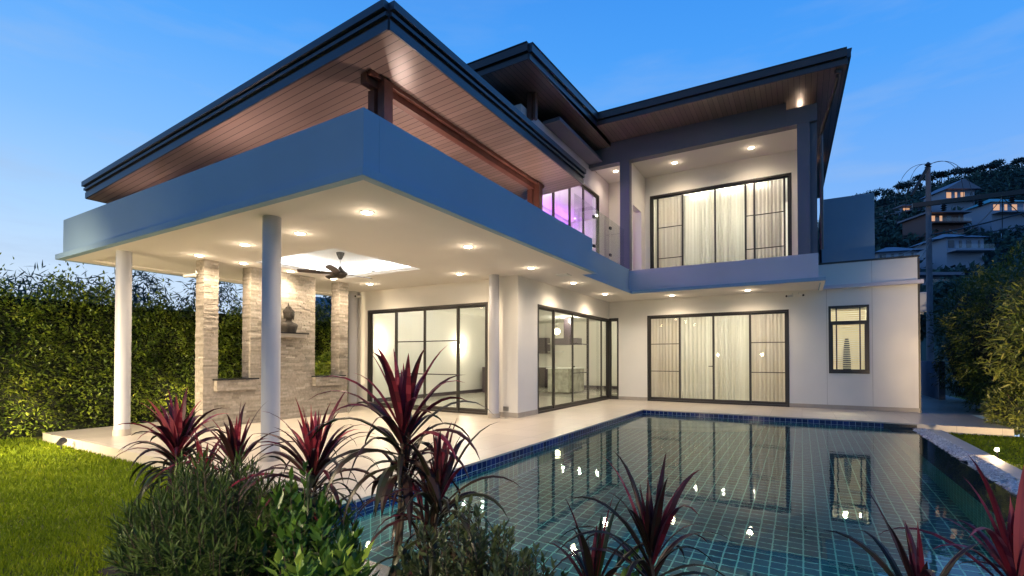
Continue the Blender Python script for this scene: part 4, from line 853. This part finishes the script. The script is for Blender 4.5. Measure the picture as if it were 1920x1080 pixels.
bush('low sprawling bush at the corner of the small lawn', 3.45, 12.5, -.15, .85, .45, .8, 3500, 5, .6, .09)
bush('dark tall bush at the far end of the side passage', 4.35, 18.4, -.15, 3.7, 1.05, 1.7, 9000, 6, .30)
bush('large bush at the right border beside the pebble channel', 4.6, 8.3, -.15, 2.9, 1.2, 1.8, 9000, 8, .5)
# mid distance trees right
gm = 'trees between the house and the hill'
for i, (x, y, h, r_, lab) in enumerate(((9.5, 24, 6.6, 2.3, 'dark leafy tree right of the utility pole base'), (12.5, 27, 8.2, 2.8, 'tall dark tree at the far right below the white hillside house'), (6.8, 28, 5.4, 2.0, 'low dark tree directly behind the utility pole'), (3.6, 30, 4.6, 1.8, 'low dark tree behind the flat roof edge'))):
    tree(lab, 'tree', x, y, -.3, h, r_, 6500, LFAR, .26, .11, .14, gm, .9, i + 21., 'leafy_tree', .75, 9)

# lawn blades
def blades(n, xr, yr, z, hh, keep, ww=.004):
    x = rng.uniform(*xr, n); y = rng.uniform(*yr, n); k = keep(x, y); x, y = x[k], y[k]; n = len(x)
    P = np.stack([x, y, np.full(n, z)], 1); d = rng.normal(size=(n, 3)) * .45; d[:, 2] = 1; dist = np.hypot(x, y); nn = rdir(n); nn[:, 2] *= .2
    tone = .52 + .16 * wob(P * [1, 1, 0], .8, 2.) + .20 * wob(P * [1, 1, 0], 2.1, 4.) + .10 * wob(P * [1, 1, 0], 6.5, 1.) + rng.normal(0, .14, n)
    return leafcards(P, d, nn, hh * rng.uniform(.6, 1.4, n), ww * (.6 + dist * .32), tone, .0)
v1 = blades(95000, (-11.3, -3.3), (.5, 2.9), Zl, .05, lambda x, y: (rng.uniform(size=len(x)) < np.clip(4.6 / np.hypot(x, y), .3, 1)) & ((x < -3.75) | (y < 1.3)))
v2 = blades(26000, (2.21, 4.6), (4.5, 11.66), Zl, .035, lambda x, y: x > 0)
V = np.concatenate([v1[0], v2[0]]); F_ = np.concatenate([v1[1], v2[1] + len(v1[0])]); T_ = np.concatenate([v1[2], v2[2]])
tag(meshnp('grass', V, F_, LGRASS, T_), kind='stuff')

# cordylines
def blade(b, o, az, el, Ln, W, droop, tone, rs, n=9):
    p = Vector(o); d = Vector((math.cos(az) * math.cos(el), math.sin(az) * math.cos(el), math.sin(el))); side = Vector((-math.sin(az), math.cos(az), 0)); tw = rs.uniform(-.35, .35); b0 = len(b.v); step = Ln / n; wig = rs.uniform(-.06, .06)
    for i in range(n + 1):
        t = i / n; w = W * (.34 + .66 * math.sin(math.pi * min(1, t / .42) / 2)) if t < .42 else W * max(0, (1 - ((t - .42) / .58) ** 1.5))
        u = d.cross(side).normalized(); s2 = (side * math.cos(tw * t * 2) + u * math.sin(tw * t * 2)); nn = s2.cross(d).normalized()
        b.v += [tuple(p - s2 * w * .5 + nn * w * .14), tuple(p - nn * w * .06), tuple(p + s2 * w * .5 + nn * w * .14)]
        p = p + d * step; d = (d + Vector((0, 0, -1)) * droop * step * (.3 + 2.2 * t) / max(Ln, .1) + side * wig * step * 3).normalized()
    ed = min(1, tone + .22)
    for i in range(n):
        a = b0 + 3 * i; b.face((a, a + 1, a + 4, a + 3), tone); b.face((a + 1, a + 2, a + 5, a + 4), tone if i % 2 else ed * .6 + tone * .4)
def cordyline(label, x, y, heads, base=None, seed=0):
    """heads: list of (dx,dy,z,leaf length,count)"""
    bx, by = base or (x, y); rs = np.random.default_rng(seed + 50); t_ = thing('cordyline', label, 'plant', (bx, by, Zl), 'red cordylines in the foreground bed')
    for (dx, dy, z, Ln, cnt, red) in heads:
        b = MB(); b.tube([(bx, by, Zl), (bx + (x + dx - bx) * .5 + .02, by + (y + dy - by) * .5, Zl + (z - Zl) * .5), (x + dx, y + dy, z - .04), (x + dx, y + dy, z + .05)], [.014, .011, .009, .005], 8); b.build('stem', MSTEM, t_, smooth=True)
        b = MB()
        for i in range(cnt):
            t = i / (cnt - 1); az = i * 2.39996 + rs.uniform(-.3, .3); el = R(-6 + 92 * t ** .72) + rs.normal(0, .10); zz = z - .24 * (1 - t) ** 1.3 * (Ln / .4)
            l_ = Ln * (.92 + .3 * math.sin(math.pi * min(1, t * 1.1))) * rs.uniform(.62, 1.18) * (1 - .25 * (t > .9)); 
            tn = .18 + (.62 * max(0, t - .35) / .65) * red + rs.normal(0, .09) * (1 + red * .6)
            if rs.uniform() < .12 * red: tn += .25
            blade(b, (x + dx, y + dy, zz), az, el, l_, .030 * (1.3 if red > 1.2 else 1.0) * Ln / .4 * rs.uniform(.75, 1.3), 3.0 * (1.12 - t), min(1, max(0, tn)), rs)
        b.build('leaves', LCORD, t_, tone=True, smooth=True)
cordyline('red cordyline in front of the terrace edge, leftmost in the bed', -3.95, 1.82, [(0, 0, .57, .41, 80, 1.22), (-.12, .05, .40, .26, 22, .4)], seed=1)
cordyline('shorter red cordyline rising behind the narrow leaved bush', -3.38, 1.93, [(0, 0, .50, .44, 50, .95), (-.22, -.1, .40, .35, 40, .9)], seed=2)
cordyline('dark red cordyline in front of the nearest round column', -2.60, 1.97, [(0, 0, .55, .48, 80, .95), (.06, -.02, .20, .32, 30, .2)], seed=3)
cordyline('tallest cordyline with bright crimson upper leaves by the pool corner', -1.89, 2.0, [(0, 0, .84, .47, 62, 1.25), (.02, 0, .56, .34, 30, .3)], (-1.96, 1.98), seed=4)
cordyline('dark cordyline leaning right beside the tallest one', -1.64, 2.0, [(0, 0, .50, .44, 52, .7), (-.04, -.03, .24, .34, 26, .2)], (-1.72, 1.95), seed=5)
cordyline('dark spreading cordyline standing alone in front of the pool middle', -.52, 1.96, [(0, 0, .44, .40, 52, .45)], seed=6)
cordyline('low cordyline left of the lone spreading one', -.70, 1.80, [(0, 0, .33, .36, 30, .5)], seed=7)
cordyline('dark cordyline at the lower right in front of the pool', .26, 1.62, [(0, 0, .58, .30, 26, .5)], seed=8)
cordyline('crimson cordyline cut by the right edge', .52, 1.92, [(0, 0, .60, .33, 44, 1.2), (.14, -.05, .52, .28, 26, 1.1)], seed=9)

def shoots(name, label, cat, cx, cy, rx, ry, hmax, ns, per, Ln, Wd, ang, material, seed, z0=Zl + .03, tmean=.5, grp=None, spread=.35, top=0.0, minh=.5, lean=.45):
    rs = np.random.default_rng(seed); t_ = thing(name, label, cat, (cx, cy, z0), grp); Ps = []; Ds = []; Ns = []; To = []; st = MB()
    for s_ in range(ns):
        a_ = rs.uniform(0, 6.28); q_ = math.sqrt(rs.uniform()); ex, ey = rx * q_ * math.cos(a_), ry * q_ * math.sin(a_); hh = hmax * (1 - .45 * q_ * q_) * rs.uniform(minh, 1.0)
        base = np.array([cx + ex * .55, cy + ey * .55, z0]); tip = np.array([cx + ex * (1 + lean * .3), cy + ey * (1 + lean * .3), z0 + hh]); mid = (base + tip) / 2 + [ex * .12, ey * .12, hh * .08]
        st.tube([tuple(base), tuple(mid), tuple(tip)], [.005, .004, .0015], 4, False); ax = tip - mid; ax /= np.linalg.norm(ax); tn = rs.normal(0, .10)
        for k in range(per):
            t = 1 - (k / per) * (1 - top) * .8; p = base * (1 - t) ** 2 + 2 * mid * t * (1 - t) + tip * t * t; az = k * 2.4 + rs.uniform(-.3, .3); e1 = np.cross(ax, [0, 0, 1.]) if abs(ax[2]) < .95 else np.array([1., 0, 0]); e1 /= np.linalg.norm(e1); e2 = np.cross(ax, e1)
            rd = e1 * math.cos(az) + e2 * math.sin(az); g_ = R(ang) * (.35 + .65 * min(1, k / per * 2.5)); Ps.append(p); Ds.append(ax * math.cos(g_) + rd * math.sin(g_) + rs.normal(size=3) * .08 + [0, 0, -.05]); Ns.append(ax + rs.normal(size=3) * .2); To.append(tmean + tn + .28 * (t - .65) + rs.normal(0, .11))
    Ps = np.array(Ps); v, f, t = leafcards(Ps, np.array(Ds), np.array(Ns), Ln * rs.uniform(.7, 1.25, len(Ps)), Wd * rs.uniform(.8, 1.2, len(Ps)), np.array(To)); meshnp('foliage', v, f, material, t, t_); st.build('stems', MSTEM, t_); return t_
shoots('podocarpus_bush', 'dense dark bush with narrow needle like leaves at the lower left', 'bush', -2.95, 1.58, .52, .42, .78, 300, 44, .085, .0095, 62, LNEED, 1, tmean=.5)
shoots('podocarpus_bush', 'lower narrow leaved bush spreading onto the lawn edge', 'bush', -3.30, 1.62, .34, .30, .56, 170, 40, .08, .0095, 62, LNEED, 2, tmean=.42)
shoots('podocarpus_bush', 'brownish low bush at the foot of the leftmost cordyline', 'bush', -3.72, 1.86, .28, .22, .5, 120, 36, .07, .009, 60, LNEED, 3, tmean=.55)
shoots('broadleaf_shrub', 'upright glossy broad leaved shrub left of the pool corner', 'shrub', -2.36, 1.74, .28, .22, .72, 40, 22, .085, .030, 58, LBROAD, 4, tmean=.5, minh=.7)
shoots('broadleaf_shrub', 'bright green broad leaved shrub low at the bottom edge', 'shrub', -1.84, 1.42, .22, .18, .60, 34, 16, .10, .040, 70, LBROAD, 5, tmean=.68, minh=.6)
shoots('broadleaf_shrub', 'dark broad leaved shrub between the two green ones', 'shrub', -2.10, 1.62, .22, .2, .62, 30, 18, .085, .032, 60, LBROAD, 6, tmean=.38, minh=.6)
shoots('small_leaved_shrub', 'grey green small leaved shrub at the bottom centre', 'shrub', -1.32, 1.84, .36, .18, .68, 150, 34, .046, .020, 62, LSMALL, 7, tmean=.55, minh=.5)
shoots('small_leaved_shrub', 'smaller grey green shrub nearer the lone cordyline', 'shrub', -.98, 1.78, .26, .18, .58, 90, 32, .044, .019, 62, LSMALL, 8, tmean=.5, minh=.5)
shoots('broadleaf_shrub', 'small bright green rosette behind the lone cordyline', 'shrub', -.60, 2.0, .06, .05, .56, 5, 11, .075, .034, 75, LBROAD, 9, tmean=.75, minh=.9)

# ------------------------------------------------------------------ garden lights
def spike(x, y, z, label, target, e, head=.05, ang=130):
    t_ = thing('garden_spotlight', label, 'garden light', (x, y, z), 'garden spotlights'); d = (Vector(target) - Vector((x, y, z + .14))).normalized(); p = Vector((x, y, z + .14))
    MB().tube([(x, y, z), tuple(p)], .010, 8).build('spike', MBL, t_); MB().tube([p - d * .06, p + d * .05], [head * .7, head], 16).build('housing', MBL, t_, smooth=True); MB().tube([p + d * .051, p + d * .054], head * .9, 16).build('lens', MLENS, t_)
    l = light('SPOT', tuple(p + d * .08), e, AMBER, .04, t_, 'bulb', ang, 1.0); aim(l, tuple(p + d * 3)); l.location = p + d * .08
spike(-9.3, 2.75, Zl, 'small garden spotlight at the edge of the terrace pointing at the hedge', (-11.4, 4.5, .6), .8)
spike(-7.4, -1.0, Zl, 'garden spotlight in the lawn aimed at the left hedge', (-11.5, 2.5, 1.0), 420)
spike(2.26, 9.0, Zl, 'glaring garden spotlight beside the pebble channel at the right edge', (-.2, 2.0, .3), 22, .027)
spike(2.6, 4.2, Zl, 'added fill spotlight beside the pool, right of the camera', (5.0, 11.6, 1.1), 4800, .05, 56)  # added out of view to brighten the right hand bushes
spike(-10.3, 9.8, Zl + .15, 'garden spotlight behind the stone wall aimed at the hedge', (-11.5, 7.0, 1.0), 130)
def flood(x, y, z, label, target, e, ang):  # added fill lamps out of view, brightening lawn, hedge and foreground plants
    t_ = thing('fill_floodlight', label, 'floodlight', (x, y, Zl), 'added fill floodlights behind the camera'); MB().tube([(x, y, Zl), (x, y, z)], .04, 12).build('post', MBL, t_)
    MB().box(x - .15, x + .15, y - .06, y + .06, z, z + .22).build('housing', MBL, t_, bevel=.01)
    l = light('SPOT', (x, y + .12, z + .1), e, (1, .80, .50), .08, t_, 'bulb', ang, 1.0); l.rotation_euler = (Vector(target) - Vector((x, y + .12, z + .1))).to_track_quat('-Z', 'Y').to_euler()
flood(-8.4, -3.6, 3.2, 'added fill floodlight behind the camera aimed down at the left lawn', (-7.9, .9, -.15), 3200, 66)
flood(-8.2, -4.2, 1.6, 'low added fill floodlight behind the camera aimed at the near end of the left hedge', (-11.6, 2.8, .3), 8500, 62)
flood(-1.7, -1.5, 2.3, 'added fill floodlight behind the camera aimed at the foreground planting', (-2.7, 1.85, .1), 620, 64)
flood(1.3, -1.6, 2.2, 'added fill floodlight behind the camera aimed at the right hand cordylines', (.1, 1.85, .05), 170, 52)
spike(-10.9, 2.4, Zl, 'small garden spotlight at the foot of the hedge by the terrace corner', (-11.5, 5.0, 1.5), 90)
spike(-10.75, 4.6, Zl, 'small garden spotlight between hedge and terrace beside the first stone pillar', (-11.6, 7.6, 1.6), 100)
spike(3.7, 10.3, Zl, 'small added fill spotlight in the small lawn aimed at the passage bush', (3.9, 14.6, 1.7), 420, .035, 70)  # unseen extra lamp, put in so the passage bush is brighter
for (x, y, lab) in ((-4.2, -2.2, 'lantern post behind the camera on the left'), (-1.9, -2.2, 'lantern post behind the camera on the right')):
    t_ = thing('lantern_post', lab, 'garden lamp', (x, y, Zl), 'lantern posts behind the camera'); MB().tube([(x, y, Zl), (x, y, 1.36)], .03, 12).build('post', MBL, t_)
    MB().lathe([(.06, 0), (.075, .02), (.075, .18), (.05, .2)], (x, y, 1.37), 16).build('globe', emis('lantern_glass', (1, .82, .55), 45), t_, smooth=True); MB().lathe([(.16, 0), (.14, .03), (.02, .09)], (x, y, 1.58), 20).build('cap', MBL, t_)
    light('POINT', (x, y + .14, 1.47), 16, AMBER, .08, t_)

# ------------------------------------------------------------------ hillside
n = 4200; Dd = rng.uniform(55, 262, n) ** 1.0; rr = rng.uniform(.30, 1.35, n); X = Dd * (-math.sin(YAW)) + Dd * rr * math.cos(YAW); Y = Dd * math.cos(YAW) + Dd * rr * math.sin(YAW); Z = hillz(X, Y)
sz = rng.uniform(2.0, 4.6, n); k = 22; c = np.repeat(np.stack([X, Y, Z + sz * .35], 1), k, 0); d = rdir(n * k); d[:, 2] = np.abs(d[:, 2]) * .9; s2 = np.repeat(sz, k)
P = c + d * (s2 * rng.uniform(.5, 1.0, n * k))[:, None] * [1, 1, .75]; tone = .5 + np.repeat(rng.normal(0, .22, n), k) + rng.normal(0, .12, n * k)
v, f, t = leafcards(P, d * .4 + rdir(n * k) * .7, rdir(n * k) * .5 + [0, 0, .8], s2 * .42, s2 * .22, tone); tag(meshnp('hillside_forest', v, f, LFAR, t), kind='stuff')
gt = 'trees along the ridge'; words_ = ['first', 'second', 'third', 'fourth', 'fifth', 'sixth', 'seventh', 'eighth', 'ninth', 'tenth', 'eleventh', 'twelfth', 'thirteenth', 'fourteenth', 'fifteenth', 'sixteenth']
for i in range(16):
    pr = .70 + i * .0235 + rng.uniform(-.005, .005); D2 = 228 + rng.uniform(-6, 6); x = D2 * (-math.sin(YAW)) + D2 * pr * math.cos(YAW); y = D2 * math.cos(YAW) + D2 * pr * math.sin(YAW)
    tree(words_[i] + ' flat topped tree along the hill ridge, counted from the house', 'tree', x, y, float(hillz(np.array(x), np.array(y))) - .5, rng.uniform(7, 11), rng.uniform(3.2, 4.8), 420, LFAR, 1.1, .5, .3, gt, .38, 40. + i, 'ridge_tree', .35, 6)
MWH = mat('pale_villa_wall', (.26, .30, .38), .7); MRO = mat('grey_villa_roof', (.16, .17, .22), .6); MLW = emis('lit_window', (1, .50, .25), .6); MTQ = mat('turquoise_roof', (.05, .28, .30), .5); MBRK = mat('brown_villa_wall', (.18, .10, .09), .8)
def villa(label, px, D2, pyb, w, dp, h, kind, wall=MWH, roof=MRO, lit=2, rot=.2):
    """px bearing, D2 metres away, base height from the slope"""
    r_ = px; x = D2 * (-math.sin(YAW)) + D2 * r_ * math.cos(YAW); y = D2 * math.cos(YAW) + D2 * r_ * math.sin(YAW); t_ = thing('hillside_villa', label, 'house', (x, y, pyb), 'villas on the hillside')
    def put(b, nm, mt):
        c_, s_ = math.cos(rot + YAW * .6), math.sin(rot + YAW * .6); b.v = [(x + X_ * c_ - Y_ * s_, y + X_ * s_ + Y_ * c_, pyb + Z_) for X_, Y_, Z_ in b.v]; return b.build(nm, mt, t_)
    put(MB().box(-w / 2, w / 2, 0, dp, -8, h), 'wall', wall)
    b = MB(); o_ = .8
    if kind == 'gable': b.v = [(-w / 2 - o_, -o_ * 2, h), (w / 2 + o_, -o_ * 2, h), (w / 2 + o_, dp + o_, h), (-w / 2 - o_, dp + o_, h), (0, -o_ * 2, h + w * .34), (0, dp + o_, h + w * .34)]; [b.face(f_) for f_ in ((0, 4, 5, 3), (1, 2, 5, 4), (0, 1, 4), (2, 3, 5), (0, 3, 2, 1))]
    elif kind == 'hip': b.v = [(-w / 2 - o_, -o_, h), (w / 2 + o_, -o_, h), (w / 2 + o_, dp + o_, h), (-w / 2 - o_, dp + o_, h), (-w * .12, dp / 2, h + w * .24), (w * .12, dp / 2, h + w * .24)]; [b.face(f_) for f_ in ((0, 1, 5, 4), (1, 2, 5), (2, 3, 4, 5), (3, 0, 4), (0, 3, 2, 1))]
    else: b.box(-w / 2 - o_, w / 2 + o_, -o_ * 2, dp + o_, h, h + .4)
    put(b, 'roof', roof)
    for i in range(4):
        a_ = -w / 2 + w * (i + (.18, .34, .12, .4)[i]) / 4; put(MB().box(a_, a_ + w * (.16, .07, .13, .05)[i], -.06, -.01, h * .25, h * .8), 'window', MLW if i < lit else mat('dark_pane', (.03, .05, .08), .1))
    put(MB().box(-w / 2, w / 2, -2.2, -.1, -.35, 0), 'balcony', wall); put(MB().box(-w / 2, w / 2, -2.2, -2.1, 0, .9), 'balcony_rail', MGLB)
villa('gabled white villa with warm lit windows high on the hill', .925, 150, 50.5, 9, 8, 3.2, 'gable', lit=3)
villa('long grey roofed villa left of the gabled one behind the pole', .845, 160, 50.0, 13, 8, 1.6, 'flat', lit=1)
villa('turquoise roofed villa with lit rooms at the right edge of the hill', 1.03, 128, 40, 10, 9, 2.8, 'hip', roof=MTQ, lit=4)
villa('brown walled villa below the gabled one', .895, 122, 35.5, 9, 8, 2.4, 'flat', MBRK, MRO, 2)
villa('pale two storey villa with wide balcony and blue panes lower on the hill', .935, 95, 22.5, 7.2, 8, 2.6, 'hip', lit=0)
villa('small grey roofed house just above the flat roof edge', .795, 88, 19.0, 6.0, 6, 1.8, 'hip', lit=0, rot=-.1)
villa('low pale house behind the pole base', .865, 68, 11.2, 4.6, 6, 1.6, 'flat', lit=0)
